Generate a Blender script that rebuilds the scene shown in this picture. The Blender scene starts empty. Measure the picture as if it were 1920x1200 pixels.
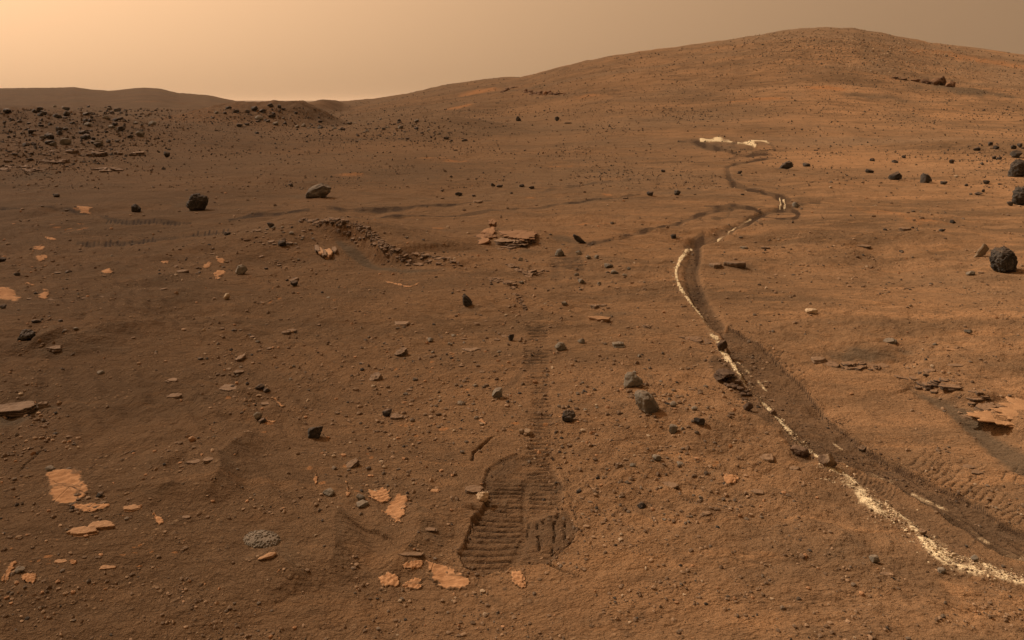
import bpy, bmesh, math, random
import numpy as np
from mathutils import Vector

# ---------------------------------------------------------------- camera, sky, sun, exposure
scene = bpy.context.scene
C = scene.collection
CAMZ = 1.5                 # height of the rover's mast camera above the ground
F = 1500.0                 # focal length, in units of a 1920 wide picture
HOR = 190.0                # row of the true horizon in that picture
cam_d = bpy.data.cameras.new('camera')
cam_d.sensor_width = 36.0
cam_d.lens = 36.0 * F / 1920.0
cam_d.shift_y = -(600.0 - HOR) / 1920.0
cam_d.clip_start = 0.05
cam_d.clip_end = 20000
cam = bpy.data.objects.new('camera', cam_d)
C.objects.link(cam)
cam.location = (0, 0, CAMZ)
cam.rotation_euler = (math.radians(90), 0, 0)
scene.camera = cam

SUN_AZ = math.radians(-60)       # measured from the view axis (+Y), negative = to the left
SUN_EL = math.radians(46)
sdir = Vector((math.sin(SUN_AZ) * math.cos(SUN_EL), math.cos(SUN_AZ) * math.cos(SUN_EL), math.sin(SUN_EL)))

world = bpy.data.worlds.new('World')
scene.world = world
world.use_nodes = True
nt = world.node_tree
for n in list(nt.nodes):
    nt.nodes.remove(n)
def wn(t, **kw):
    n = nt.nodes.new(t)
    for k, v in kw.items():
        setattr(n, k, v)
    return n
def wmath(op, a, b=None, c=None):
    n = wn('ShaderNodeMath', operation=op)
    for i, v in enumerate((a, b, c)):
        if v is None:
            continue
        if isinstance(v, (int, float)):
            n.inputs[i].default_value = v
        else:
            nt.links.new(v, n.inputs[i])
    return n.outputs[0]
sky = wn('ShaderNodeTexSky', sky_type='NISHITA', sun_disc=False)
sky.sun_elevation = SUN_EL
sky.sun_rotation = SUN_AZ
sky.altitude = 0
sky.air_density = 1.0
sky.dust_density = 6.0
sky.ozone_density = 1.0
bw = wn('ShaderNodeRGBToBW')
nt.links.new(sky.outputs[0], bw.inputs[0])
# dust-laden air: the brightness of the sky texture, tinted by the dust, with forward scattering round the sun
tc = wn('ShaderNodeTexCoord')
dot = wn('ShaderNodeVectorMath', operation='DOT_PRODUCT')
nt.links.new(tc.outputs['Generated'], dot.inputs[0])
dot.inputs[1].default_value = sdir
G = 0.47
den = wmath('SUBTRACT', 1 + G * G, wmath('MULTIPLY', dot.outputs['Value'], 2 * G))
phase = wmath('POWER', den, -1.5)
lum = wmath('MULTIPLY', wmath('POWER', bw.outputs[0], 0.12), phase)
mul = wn('ShaderNodeVectorMath', operation='SCALE')
mul.inputs[0].default_value = (1.0, 0.605, 0.328)      # butterscotch dust
nt.links.new(lum, mul.inputs['Scale'])
bg = wn('ShaderNodeBackground')
bg.inputs['Strength'].default_value = 0.15
SKY_GAIN = wn('ShaderNodeVectorMath', operation='SCALE')
SKY_GAIN.inputs['Scale'].default_value = 2.6
nt.links.new(mul.outputs[0], SKY_GAIN.inputs[0])
nt.links.new(SKY_GAIN.outputs[0], bg.inputs['Color'])
wo = wn('ShaderNodeOutputWorld')
nt.links.new(bg.outputs[0], wo.inputs['Surface'])

sun_d = bpy.data.lights.new('sun', 'SUN')
sun_d.energy = 4.8
sun_d.angle = math.radians(0.5)
sun_d.color = (1.0, 0.92, 0.80)
sun = bpy.data.objects.new('sun', sun_d)
C.objects.link(sun)
sun.rotation_euler = sdir.to_track_quat('Z', 'Y').to_euler()
sun.location = (-20, 0, 30)

vs = scene.view_settings
vs.view_transform = 'Standard'
vs.look = 'None'
vs.gamma = 1.0
vs.exposure = 0.0
vs.use_curve_mapping = False

# ---------------------------------------------------------------- numpy noise
def _hash(ix, iy, seed):
    h = (ix.astype(np.int64) * 374761393 + iy.astype(np.int64) * 668265263 + seed * 974634777) & 0xFFFFFFFF
    h = ((h ^ (h >> 13)) * 1274126177) & 0xFFFFFFFF
    return (h ^ (h >> 16)) & 0xFFFFFFFF
_ga = np.linspace(0, 2 * math.pi, 64, endpoint=False)
_GX, _GY = np.cos(_ga).astype(np.float32), np.sin(_ga).astype(np.float32)
def perlin(x, y, seed=0):
    x = np.asarray(x, float); y = np.asarray(y, float)
    xi = np.floor(x); yi = np.floor(y)
    fx = (x - xi); fy = (y - yi)
    xi = xi.astype(np.int64); yi = yi.astype(np.int64)
    u = fx * fx * fx * (fx * (fx * 6 - 15) + 10)
    v = fy * fy * fy * (fy * (fy * 6 - 15) + 10)
    def g(dx, dy):
        k = _hash(xi + dx, yi + dy, seed) & 63
        return _GX[k] * (fx - dx) + _GY[k] * (fy - dy)
    a = g(0, 0); b = g(1, 0); c = g(0, 1); d = g(1, 1)
    return (a + u * (b - a) + v * ((c + u * (d - c)) - (a + u * (b - a)))) * 1.5
def noise3(p, seed=0):
    pi = np.floor(p); f = p - pi; pi = pi.astype(np.int64)
    w = f * f * (3 - 2 * f)
    r = 0
    for dx in (0, 1):
        for dy in (0, 1):
            for dz in (0, 1):
                h = _hash(pi[:, 0] + dx + 57 * (pi[:, 2] + dz), pi[:, 1] + dy + 131 * (pi[:, 2] + dz), seed) / 4294967295.0 * 2 - 1
                r = r + h * (w[:, 0] if dx else 1 - w[:, 0]) * (w[:, 1] if dy else 1 - w[:, 1]) * (w[:, 2] if dz else 1 - w[:, 2])
    return r
def sstep(a, b, x):
    t = np.clip((x - a) / (b - a), 0, 1)
    return t * t * (3 - 2 * t)

# ---------------------------------------------------------------- the terrain's large shape
class Hill:
    """a ridge across the view at distance D; its crest line is given as picture rows over picture columns"""
    def __init__(self, D, Y0, pts, back=1.0):
        self.D, self.Y0, self.back = D, Y0, back
        p = np.array(pts, float)
        self.u = (p[:, 0] - 960) / F
        self.ang = (HOR - p[:, 1]) / F
        self.x = self.u * D
        self.h = CAMZ + self.ang * D
        for it in range(14):
            Y = np.linspace(Y0 * 1.02, D, 120)
            for i in range(len(self.u)):
                z = self(self.u[i] * Y, Y)
                m = np.max((z - CAMZ) / Y)
                self.h[i] -= (m - self.ang[i]) * D * 0.6
    def __call__(self, x, y):
        h = np.interp(x / np.maximum(y, 1.0), self.u, self.h)
        t = np.clip((y - self.Y0) / (self.D - self.Y0), 0, 1)
        f = t * t * (3 - 2 * t)
        b = np.clip((y - self.D) / (self.D * self.back), 0, 1)
        return h * f * (1 - b * b)
HILLS = [
    Hill(120, 20, [(500, 250), (600, 215), (680, 198), (760, 186), (860, 168), (940, 153), (990, 144), (1050, 127), (1100, 115), (1200, 98), (1300, 85), (1400, 69), (1450, 61), (1500, 54), (1550, 51), (1600, 54), (1650, 62), (1700, 72), (1740, 80), (1800, 87), (1860, 95), (1920, 103), (2050, 122), (2300, 150), (2800, 180)], 1.2),
    Hill(210, 70, [(480, 240), (560, 200), (600, 194), (640, 191), (700, 186), (760, 177), (800, 167), (830, 160), (900, 150), (940, 145), (965, 144), (985, 146), (1020, 152), (1100, 165), (1200, 190)], 0.8),
    Hill(260, 60, [(-700, 150), (-400, 172), (-200, 160), (-60, 168), (0, 166), (60, 165), (140, 164), (170, 169), (205, 171), (265, 165), (300, 167), (335, 175), (390, 179), (440, 190), (480, 198), (540, 225)], 0.5),
]
BUMPS = [  # x, y, rx, ry, rotation, height
    (-16.5, 28, 6.5, 6.5, 0.0, 0.88), (-24, 27, 8, 7, 0.0, 0.80),
    (-14.0, 42, 3.0, 5, 0.2, 1.24), (-11.2, 44, 1.8, 4, 0.0, 0.95), (-19, 43, 5, 6, 0.0, 0.45),
    (-4.6, 36, 3.2, 5, 0.0, 0.62), (-2.2, 33, 2.2, 3, 0.0, 0.35),
    (-14.5, 19.5, 4.0, 3.0, 0.2, 0.35),
    (-2.25, 8.9, 0.75, 0.8, 0.4, 0.20), (-1.25, 8.4, 1.1, 0.75, -0.35, 0.10),
    (0.05, 8.7, 0.5, 0.5, 0.0, 0.07),
    (-24.5, 105, 2.4, 9, 0.0, 1.55), (-28.5, 100, 2.4, 9, 0, 1.25), (-36.5, 95, 4, 12, 0, 0.5),
    (9, 30, 7, 3.0, 0.1, 0.25), (5.0, 26, 4.0, 2.0, 0.1, 0.16), (16, 24, 5, 3, 0.1, 0.3),
    (2.0, 4.2, 0.9, 0.9, 0.0, -0.05), (1.9, 2.6, 0.6, 0.9, 0.0, -0.05),
    (4.2, 9.5, 1.6, 1.5, 0, 0.10), (3.2, 3.7, 0.9, 0.6, 0.5, 0.06),
    (-1.2, 3.0, 0.9, 0.7, 0.0, 0.05), (-3.3, 5.0, 1.2, 1.2, 0, 0.09),
]
def base(x, y):
    x = np.asarray(x, float); y = np.asarray(y, float)
    z = np.zeros_like(x)
    for bx, by, rx, ry, a, h in BUMPS:
        dx, dy = x - bx, y - by
        c, s = math.cos(a), math.sin(a)
        z += h * np.exp(-((dx * c + dy * s) / rx) ** 2 - ((-dx * s + dy * c) / ry) ** 2)
    far = sstep(6, 30, y)
    z += 0.035 * perlin(x / 2.3, y / 2.3, 3) * (1 - far) + (0.07 * perlin(x / 6, y / 6, 5)) * sstep(4, 14, y) * (1 - sstep(150, 300, y))
    z += 0.25 * perlin(x / 22, y / 22, 11) * sstep(20, 60, y) * (1 - sstep(300, 600, y))
    hz = np.stack([h(x, y) for h in HILLS])
    k = 6.0
    hm = np.max(hz, axis=0)
    hm = hm + np.log(np.sum(np.exp(np.clip(k * (hz - hm), -50, 0)), axis=0)) / k * sstep(0.3, 2.5, hm)
    z = z * (1 - 0.6 * sstep(1, 6, hm)) + np.maximum(hm, 0)
    rim = 4.5 * sstep(2500, 4200, y) * (1 + 0.35 * perlin(x / 500, y / 900, 21)) * sstep(-2200, -1250, x) * (1 - 0.35 * sstep(-1150, -700, x))
    return z + rim

def hit(pts):
    """picture point -> the place on the ground that is seen there (world x, y)"""
    p = np.asarray(pts, float).reshape(-1, 2)
    u = (p[:, 0] - 960) / F; v = (p[:, 1] - HOR) / F
    if len(p) > 4000:
        return np.vstack([hit(p[i:i + 4000]) for i in range(0, len(p), 4000)])
    Ys = np.exp(np.linspace(math.log(1.5), math.log(400), 900 if len(p) < 40 else 260))
    X = u[:, None] * Ys[None]; YY = np.broadcast_to(Ys[None], X.shape)
    below = base(X, YY) - (CAMZ - v[:, None] * Ys[None])
    idx = np.argmax(below > 0, axis=1)
    idx = np.where(below.max(axis=1) > 0, np.maximum(idx, 1), len(Ys) - 1)
    r = np.arange(len(p))
    b0, b1 = below[r, idx - 1], below[r, idx]
    y0, y1 = Ys[idx - 1], Ys[idx]
    for _ in range(3):
        t = np.clip(-b0 / np.where(b1 - b0 == 0, 1, b1 - b0), 0, 1)
        Y = y0 + t * (y1 - y0)
        bm_ = base(u * Y, Y) - (CAMZ - v * Y)
        y0, b0 = np.where(bm_ < 0, Y, y0), np.where(bm_ < 0, bm_, b0)
        y1, b1 = np.where(bm_ >= 0, Y, y1), np.where(bm_ >= 0, bm_, b1)
    return np.stack([u * Y, Y], 1)

# ---------------------------------------------------------------- ledges, dunes, trench and wheel tracks
def pl_dist(x, y, P, hw=None):
    """distance to a polyline, side (+ = right of its direction), half width there, arc length"""
    best = np.full(x.shape, 1e9); side = np.zeros(x.shape); w = np.zeros(x.shape); s = np.zeros(x.shape)
    acc = 0.0
    for i in range(len(P) - 1):
        ax, ay = P[i]; bx, by = P[i + 1]
        dx, dy = bx - ax, by - ay
        L2 = dx * dx + dy * dy + 1e-12
        t = np.clip(((x - ax) * dx + (y - ay) * dy) / L2, 0, 1)
        ex, ey = x - ax - t * dx, y - ay - t * dy
        d = np.sqrt(ex * ex + ey * ey)
        m = d < best
        best = np.where(m, d, best)
        side = np.where(m, np.sign((x - ax) * dy - (y - ay) * dx), side)
        L = math.sqrt(L2)
        s = np.where(m, acc + t * L, s)
        if hw is not None:
            w = np.where(m, hw[i] * (1 - t) + hw[i + 1] * t, w)
        acc += L
    return best, side, w, s, acc
def inside(x, y, P):
    c = np.zeros(x.shape, bool)
    j = len(P) - 1
    for i in range(len(P)):
        xi, yi = P[i]; xj, yj = P[j]
        cond = ((yi > y) != (yj > y)) & (x < (xj - xi) * (y - yi) / (yj - yi + 1e-12) + xi)
        c ^= cond
        j = i
    return c
def sdist(x, y, P):
    d = pl_dist(x, y, np.vstack([P, P[:1]]))[0]
    return np.where(inside(x, y, P), d, -d)
def bbox(x, y, P, m):
    lo = P.min(0) - m; hi = P.max(0) + m
    return np.nonzero((x > lo[0]) & (x < hi[0]) & (y > lo[1]) & (y < hi[1]))[0]

FEATS = []
def flat(P):
    """ground metric in which a mark keeps its drawn proportions: bearing and nearness"""
    yy = np.maximum(P[:, 1], 0.5)
    return np.column_stack([F * P[:, 0] / yy, 2250.0 / yy])
def smooth_pl(P, n=2):
    for _ in range(n):
        q = [P[0]]
        for a, b in zip(P[:-1], P[1:]):
            q += [a * 0.75 + b * 0.25, a * 0.25 + b * 0.75]
        q.append(P[-1]); P = np.array(q)
    return P
def F_line(px, hw_px, chan, amt, dz=0.0, smooth=1):
    """a band along a picture polyline; hw_px half width(s) in picture units"""
    pw = np.array(px, float)
    hw = np.full(len(pw), hw_px, float) if np.isscalar(hw_px) else np.array(hw_px, float)
    q = smooth_pl(np.column_stack([pw, hw]), smooth)
    P = hit(q[:, :2])
    FEATS.append(('line', flat(P), q[:, 2], chan, amt, dz))
def F_poly(px, chan, amt, dz=0.0, soft=0.02, berm=0.0, press=0.0):
    FEATS.append(('poly', flat(hit(px)), soft * 300, chan, amt, dz, berm, press))
def F_blob(cx, cy, rx, ry, chan, amt, dz=0.0):
    P = hit([(cx, cy), (cx - rx, cy), (cx + rx, cy), (cx, cy - ry), (cx, cy + ry)])
    FEATS.append(('blob', P[0], (P[2, 0] - P[1, 0]) / 2, (P[3, 1] - P[4, 1]) / 2, chan, amt, dz))
def F_dune(px, h, wl, ws):
    FEATS.append(('dune', hit(smooth_pl(np.array(px, float), 2)), h, wl, ws))
def F_ledge(px, h, back):
    FEATS.append(('ledge', hit(np.array(px, float)), h, back))
def F_tread(px, amp, period, amt):
    FEATS.append(('tread', flat(hit(px)), amp, period, amt))

# R disturbed soil and painted groove shade, G pale salt, B bedrock, A dark sand and painted lee shade
# --- the dragged-wheel trench
TRENCH_L = [(1362, 655), (1378, 683), (1396, 715), (1420, 743), (1440, 770), (1462, 795), (1488, 820), (1520, 845), (1560, 856), (1590, 860), (1630, 875), (1697, 917), (1763, 957), (1813, 993), (1863, 1023), (1920, 1045), (2050, 1090), (2200, 1140)]
TRENCH_R = [(1347, 620), (1365, 614), (1400, 630), (1435, 655), (1460, 682), (1485, 702), (1507, 722), (1532, 752), (1550, 785), (1572, 797), (1605, 825), (1657, 860), (1703, 883), (1763, 913), (1827, 940), (1870, 977), (1920, 998), (2050, 1045), (2200, 1095)]
F_poly(TRENCH_L + TRENCH_R[::-1], 0, 0.9, -0.024, 0.010, 0.005)
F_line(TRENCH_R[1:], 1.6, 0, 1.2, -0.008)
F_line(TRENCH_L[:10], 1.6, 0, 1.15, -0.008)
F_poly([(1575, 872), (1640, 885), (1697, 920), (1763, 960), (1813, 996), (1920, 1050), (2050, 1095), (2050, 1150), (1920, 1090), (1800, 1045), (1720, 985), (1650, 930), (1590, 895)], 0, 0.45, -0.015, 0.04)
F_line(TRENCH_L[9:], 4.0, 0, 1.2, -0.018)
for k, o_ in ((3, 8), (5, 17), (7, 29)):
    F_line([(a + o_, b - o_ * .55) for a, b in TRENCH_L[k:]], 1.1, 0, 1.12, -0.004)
F_line([(1340, 684), (1350, 700), (1362, 715), (1385, 728)], [16, 18, 16, 12], 0, 0.8, 0.02)
F_poly([(1337, 710), (1345, 688), (1360, 680), (1380, 688), (1400, 717), (1417, 733), (1420, 745), (1435, 750), (1450, 760), (1462, 785), (1450, 797), (1432, 797), (1415, 787), (1390, 772), (1397, 750), (1370, 737), (1357, 725), (1345, 722)], 0, 0.85, 0.004, 0.03)
F_poly([(1462, 790), (1490, 820), (1512, 838), (1530, 856), (1500, 860), (1480, 842), (1466, 815)], 0, 0.8, -0.01, 0.03)
F_line([(1302, 462), (1303, 480), (1294, 505), (1300, 535), (1316, 570), (1332, 592), (1348, 612)], [14, 14, 15, 17, 17, 14, 12], 0, 1.0, -0.03)
F_line([(1290, 457), (1310, 450), (1345, 447), (1372, 434), (1398, 417), (1425, 402), (1460, 391), (1485, 385)], [8, 9, 8, 8, 8, 6, 6, 6], 0, 1.0, -0.03)
F_line([(1318, 446), (1300, 452)], 8, 0, 1.0)
F_line([(1477, 384), (1472, 372), (1455, 366), (1425, 359), (1400, 352), (1380, 345), (1368, 337), (1364, 325), (1362, 314), (1380, 306), (1410, 302), (1440, 296), (1455, 294)], [12, 12, 7, 6, 6, 6, 6, 6, 5, 3, 3, 3, 2], 0, 1.1, -0.02)
F_line([(1480, 378), (1510, 377), (1545, 379), (1510, 383), (1495, 384)], 3, 0, 0.8)
F_line([(1430, 407), (1465, 410), (1495, 409), (1498, 398), (1480, 393), (1460, 395)], [2, 3, 5, 6, 7, 6], 0, 1.1)
F_line([(1320, 385), (1345, 390), (1370, 386), (1400, 390), (1425, 397)], [2, 5, 6, 6, 4], 0, 1.1)
F_line([(1372, 395), (1340, 397), (1310, 403), (1300, 408), (1270, 420), (1240, 431), (1200, 441), (1150, 452), (1105, 462)], [6, 6, 6, 5, 4, 4, 4, 4, 6], 0, 1.1)
F_line([(1368, 396), (1364, 404), (1355, 410), (1335, 408)], [6, 5, 5, 4], 0, 0.7)
F_line([(1310, 408), (1325, 418), (1350, 421)], 3, 0, 0.6)
F_line([(1270, 265), (1300, 266), (1330, 275), (1365, 285), (1395, 293), (1430, 290), (1445, 288)], [1, 3, 4, 4, 3, 3, 2], 0, 1.1)
F_line([(1355, 302), (1380, 295), (1410, 288), (1440, 282)], [2, 3, 3, 2], 0, 0.8)
F_line([(1440, 268), (1447, 274), (1452, 280)], [2, 4, 3], 0, 0.9)
F_line([(1340, 268), (1370, 274), (1410, 278)], [5, 5, 4], 0, 0.6)
F_line([(1290, 308), (1330, 304), (1360, 300)], 2, 0, 0.5)
# --- pale salt thrown up along it
F_line([(1296, 461), (1287, 475), (1272, 490), (1266, 505), (1268, 525), (1276, 543), (1288, 560), (1304, 578), (1316, 592), (1325, 608), (1335, 624), (1346, 642), (1350, 652)], [4, 5.5, 4.5, 4, 3.5, 4.5, 4, 4, 4.5, 5.5, 8, 6, 5], 1, 1.5, 0.010)
F_line([(1353, 660), (1362, 675), (1378, 692), (1394, 712), (1408, 727), (1420, 740), (1446, 762), (1462, 782), (1480, 805), (1500, 825), (1520, 838), (1545, 857)], [6, 6, 5, 5, 6, 6, 5, 6, 7, 7, 8, 7], 1, 1.4, 0.008)
F_line([(1552, 874), (1572, 884), (1590, 897), (1610, 918), (1635, 938), (1660, 953), (1682, 966), (1705, 976), (1725, 990)], [6, 10, 13, 16, 19, 18, 16, 12, 7], 1, 1.08, 0.012)
F_line([(1722, 1000), (1735, 1015), (1755, 1035), (1790, 1051), (1830, 1064), (1870, 1076), (1920, 1090), (2000, 1115), (2100, 1150)], [8, 14, 19, 22, 20, 18, 18, 20, 20], 1, 1.08, 0.014)
F_line([(1742, 990), (1770, 1010)], [5, 9], 1, 0.75)
F_line([(1552, 807), (1562, 816), (1578, 827)], [4, 4, 3], 1, 0.85)
F_line([(1635, 874), (1655, 884), (1685, 899), (1705, 905)], [3, 4.5, 5, 3], 1, 0.74)
F_line([(1710, 914), (1730, 925), (1755, 935), (1775, 943)], [5, 6, 5, 3], 1, 0.74)
F_line([(1790, 962), (1808, 970), (1830, 988), (1850, 1003), (1875, 1018), (1920, 1030), (1990, 1055)], [3, 4, 6, 8, 11, 12, 11], 1, 0.74)
F_line([(1383, 672), (1395, 682), (1405, 688)], [3, 4, 4], 1, 0.9)
F_line([(1432, 706), (1438, 703), (1444, 698)], 3, 1, 1.0)
F_line([(1421, 708), (1430, 715), (1436, 722)], 3, 1, 0.95)
F_line([(1352, 447), (1365, 438), (1380, 427), (1395, 414), (1408, 407)], 2, 1, 1.1)
F_line([(1345, 448), (1358, 444), (1366, 441)], 2.4, 1, 1.1)
F_line([(1360, 330), (1358, 322), (1362, 314)], 1.8, 1, 1.0)
F_line([(1357, 345), (1368, 349), (1385, 353), (1400, 357)], 2.2, 1, 1.0)
F_line([(1462, 388), (1464, 378), (1461, 369)], 2.0, 1, 1.2)
F_line([(1470, 388), (1472, 380), (1469, 371)], 2.5, 1, 1.1)
F_line([(1312, 263), (1330, 264), (1345, 262), (1360, 265), (1372, 268)], [1.6, 2.4, 3.2, 3.0, 1.8], 1, 1.45, 0.02)
F_line([(1383, 272), (1400, 269), (1412, 272), (1416, 275)], [1.4, 2.6, 3.4, 2.2], 1, 1.45, 0.02)
F_line([(1395, 267), (1415, 264.5), (1435, 265.5), (1442, 268)], [1.0, 1.3, 1.4, 1.2], 1, 1.4)
F_line([(1362, 279), (1380, 280)], 1.2, 1, 0.7)
F_line([(1402, 285), (1410, 287)], 1.4, 1, 0.8)
F_line([(1425, 291), (1428, 297)], 1.4, 1, 0.7)
# --- cleat scratches beside the trench
rs = random.Random(5)
def scratches(a, b, n, dx, dy, w=1.8, amt=0.95):
    for i in range(n):
        t = i / max(1, n - 1)
        x = a[0] + (b[0] - a[0]) * t; y = a[1] + (b[1] - a[1]) * t
        k = 0.75 + 0.5 * rs.random()
        F_line([(x, y), (x + dx * k * .5, y + dy * k * .45), (x + dx * k, y + dy * k)], [w, w, w * .4], 0, amt, -0.006, 0)
scratches((1700, 874), (1905, 985), 17, 36, -28, 1.5)
scratches((1432, 654), (1452, 676), 5, 22, -12, 1.2)
scratches((1470, 690), (1500, 716), 4, 16, -8, 1.2)
scratches((1562, 782), (1580, 793), 4, 22, -12, 1.2)
scratches((1600, 882), (1668, 925), 11, 12, -14, 1.2)
scratches((1880, 895), (1925, 925), 4, 40, -34, 1.5)
F_blob(1500, 690, 26, 14, 0, 0.45)
F_blob(1515, 720, 14, 6, 0, 0.5)
F_blob(1535, 765, 12, 8, 0, 0.7, -0.02)
# --- the fresh wheel print
def z1(pts, ox, oy, s):
    return [(ox + a / s, oy + b / s) for a, b in pts]
PRINT = z1([(560, 110), (450, 150), (340, 240), (305, 370), (330, 480), (290, 580), (215, 670), (150, 840), (95, 940), (160, 1080), (300, 1125), (450, 1080), (600, 1040), (880, 1040), (960, 960), (1080, 860), (1140, 740), (1060, 620), (990, 530), (1010, 420), (980, 300), (900, 160), (800, 110), (680, 100)], 840, 830, 4.61)
F_poly(PRINT, 0, 0.60, -0.014, 0.012, 0.002, 0.8)
F_poly(z1([(680, 640), (880, 590), (1000, 560), (1070, 640), (1135, 740), (1080, 850), (960, 950), (880, 900), (700, 890), (650, 850)], 840, 830, 4.61), 0, 0.85, 0.006, 0.03)
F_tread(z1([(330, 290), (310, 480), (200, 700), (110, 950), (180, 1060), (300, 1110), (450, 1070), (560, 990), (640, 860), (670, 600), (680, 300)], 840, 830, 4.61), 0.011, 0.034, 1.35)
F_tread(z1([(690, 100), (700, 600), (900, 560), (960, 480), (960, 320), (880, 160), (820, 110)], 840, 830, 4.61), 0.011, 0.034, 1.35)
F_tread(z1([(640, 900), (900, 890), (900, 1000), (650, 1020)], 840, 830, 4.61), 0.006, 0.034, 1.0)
F_line(z1([(690, 330), (660, 500), (680, 620), (640, 680), (700, 760), (640, 870), (590, 980), (480, 1080)], 840, 830, 4.61), [7, 8, 8, 6, 8, 8, 9, 6], 0, 0.55, -0.006)
F_line(z1([(300, 370), (320, 300), (350, 220), (440, 150), (560, 108), (620, 100)], 840, 830, 4.61), 2.0, 0, 0.75, -0.006)
F_line(z1([(205, 680), (160, 790), (145, 850)], 840, 830, 4.61), 1.8, 0, 0.9, -0.014)
for c in ([(700, 660), (690, 770)], [(780, 680), (770, 720)], [(920, 670), (915, 790)], [(910, 800), (915, 840)], [(1005, 690), (1005, 810)], [(940, 600), (940, 640)], [(780, 790), (800, 890)], [(905, 890), (905, 930)], [(830, 650), (835, 670)]):
    F_line(z1(c, 840, 830, 4.61), 1.8, 0, 0.95, -0.018, 0)
F_line(z1([(960, 310), (1000, 360), (1040, 420), (1075, 510), (1040, 560), (1090, 620), (1140, 740), (1080, 830), (960, 940), (940, 1000)], 840, 830, 4.61), 1.4, 0, 0.7, -0.008)
F_line(z1([(880, 1060), (980, 1110), (1080, 1140), (1140, 1180)], 840, 830, 4.61), 1.4, 0, 1.0, -0.012)
F_line(z1([(100, 940), (160, 1080), (300, 1125), (450, 1085), (600, 1040), (900, 1045)], 840, 830, 4.61), 1.6, 0, 0.8, -0.01)
F_poly(z1([(340, 240), (450, 150), (600, 105), (640, 180), (560, 270), (400, 290)], 840, 830, 4.61), 0, 0.8, 0.008, 0.03)
F_poly(z1([(160, 830), (420, 870), (420, 930), (180, 920)], 840, 830, 4.61), 0, 0.75, 0, 0.03)
F_poly(z1([(240, 660), (420, 660), (400, 710), (220, 700)], 840, 830, 4.61), 0, 0.7, 0, 0.03)
F_poly(z1([(660, 640), (860, 650), (840, 760), (720, 900), (600, 1000), (560, 980), (650, 860)], 840, 830, 4.61), 0, 0.75, -0.004, 0.03)
# older print leading away from it
F_poly([(990, 606), (1032, 606), (1036, 768), (1040, 855), (980, 855), (1000, 768), (980, 690)], 0, 0.35, -0.004, 0.02, 0, 0.6)
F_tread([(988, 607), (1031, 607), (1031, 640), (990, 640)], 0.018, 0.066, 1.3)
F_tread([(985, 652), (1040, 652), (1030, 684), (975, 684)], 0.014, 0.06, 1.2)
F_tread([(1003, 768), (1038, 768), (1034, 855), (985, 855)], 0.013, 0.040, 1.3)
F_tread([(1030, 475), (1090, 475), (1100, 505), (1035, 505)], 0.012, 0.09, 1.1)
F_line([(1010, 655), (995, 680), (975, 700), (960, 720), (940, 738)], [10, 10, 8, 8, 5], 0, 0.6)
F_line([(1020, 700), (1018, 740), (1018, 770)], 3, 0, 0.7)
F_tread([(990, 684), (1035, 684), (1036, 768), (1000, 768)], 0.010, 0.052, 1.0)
F_line([(1100, 462), (1075, 478), (1055, 495), (1040, 512), (1050, 530)], [9, 14, 14, 12, 8], 0, 0.55)
F_line([(1010, 538), (1040, 541), (1075, 536)], [3, 5, 3], 0, 0.5)
F_line([(885, 863), (888, 850), (898, 838), (912, 829), (926, 819)], [1.5, 2.6, 2.4, 1.5, 1], 0, 1.2, -0.02)
F_line([(806, 965), (806, 955), (813, 945)], 1, 0, 1.0, -0.01)
F_line([(83, 838), (68, 855), (48, 872), (33, 884)], 1, 0, 1.0, -0.01)
# --- old tracks across the plain
F_line([(147, 455), (200, 458), (260, 451), (300, 446), (330, 444), (380, 438), (430, 433)], [4, 5, 5, 5, 4.5, 4.5, 3], 0, 0.75, -0.012)
F_line([(190, 406), (205, 412), (240, 417), (290, 414), (330, 416), (358, 417)], [4, 5, 5, 5, 4, 3], 0, 0.75, -0.012)
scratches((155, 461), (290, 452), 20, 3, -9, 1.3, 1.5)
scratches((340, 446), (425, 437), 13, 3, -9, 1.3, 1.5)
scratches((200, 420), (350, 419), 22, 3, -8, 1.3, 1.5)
F_line([(-40, 394), (60, 394), (120, 396), (200, 404)], [3, 3, 3, 4], 0, 1.0)
F_line([(430, 413), (460, 408), (490, 405), (540, 404), (580, 401)], [2, 4, 4, 2, 3], 0, 1.15)
F_line([(612, 396), (660, 396), (720, 391), (780, 388), (860, 383), (920, 379)], [4, 4, 4, 3, 2, 2], 0, 1.05)
F_line([(640, 410), (730, 408), (790, 404), (830, 406), (900, 400), (960, 394), (1010, 389), (1060, 381), (1130, 373), (1200, 364)], [2, 3, 3, 2, 3, 2, 3, 2, 2, 2], 0, 1.0)
F_line([(1010, 362), (1060, 350), (1120, 342), (1200, 336)], [4, 5, 4, 3], 0, 0.65)
F_blob(1220, 332, 30, 10, 0, 0.5)
# --- ledges: a broken rock edge, ground lower on its right-hand side
LEDGES = [
    ([(585, 418), (615, 428), (640, 437), (668, 447), (690, 462), (712, 480), (738, 490), (775, 499)], 0.15, 0.8),
    ([(782, 483), (805, 492), (830, 499), (862, 505)], 0.05, 0.5),
    ([(1688, 706), (1720, 711), (1752, 726), (1790, 741), (1838, 763)], 0.06, 0.5),
    ([(1842, 786), (1880, 803), (1905, 808), (1945, 832), (2000, 850)], 0.06, 0.5),
    ([(917, 523), (940, 532), (965, 541)], 0.025, 0.3),
    ([(948, 499), (975, 513), (995, 516), (1022, 508)], 0.025, 0.3),
]
for p, h, b in LEDGES:
    F_ledge(p, h, b)
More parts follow.
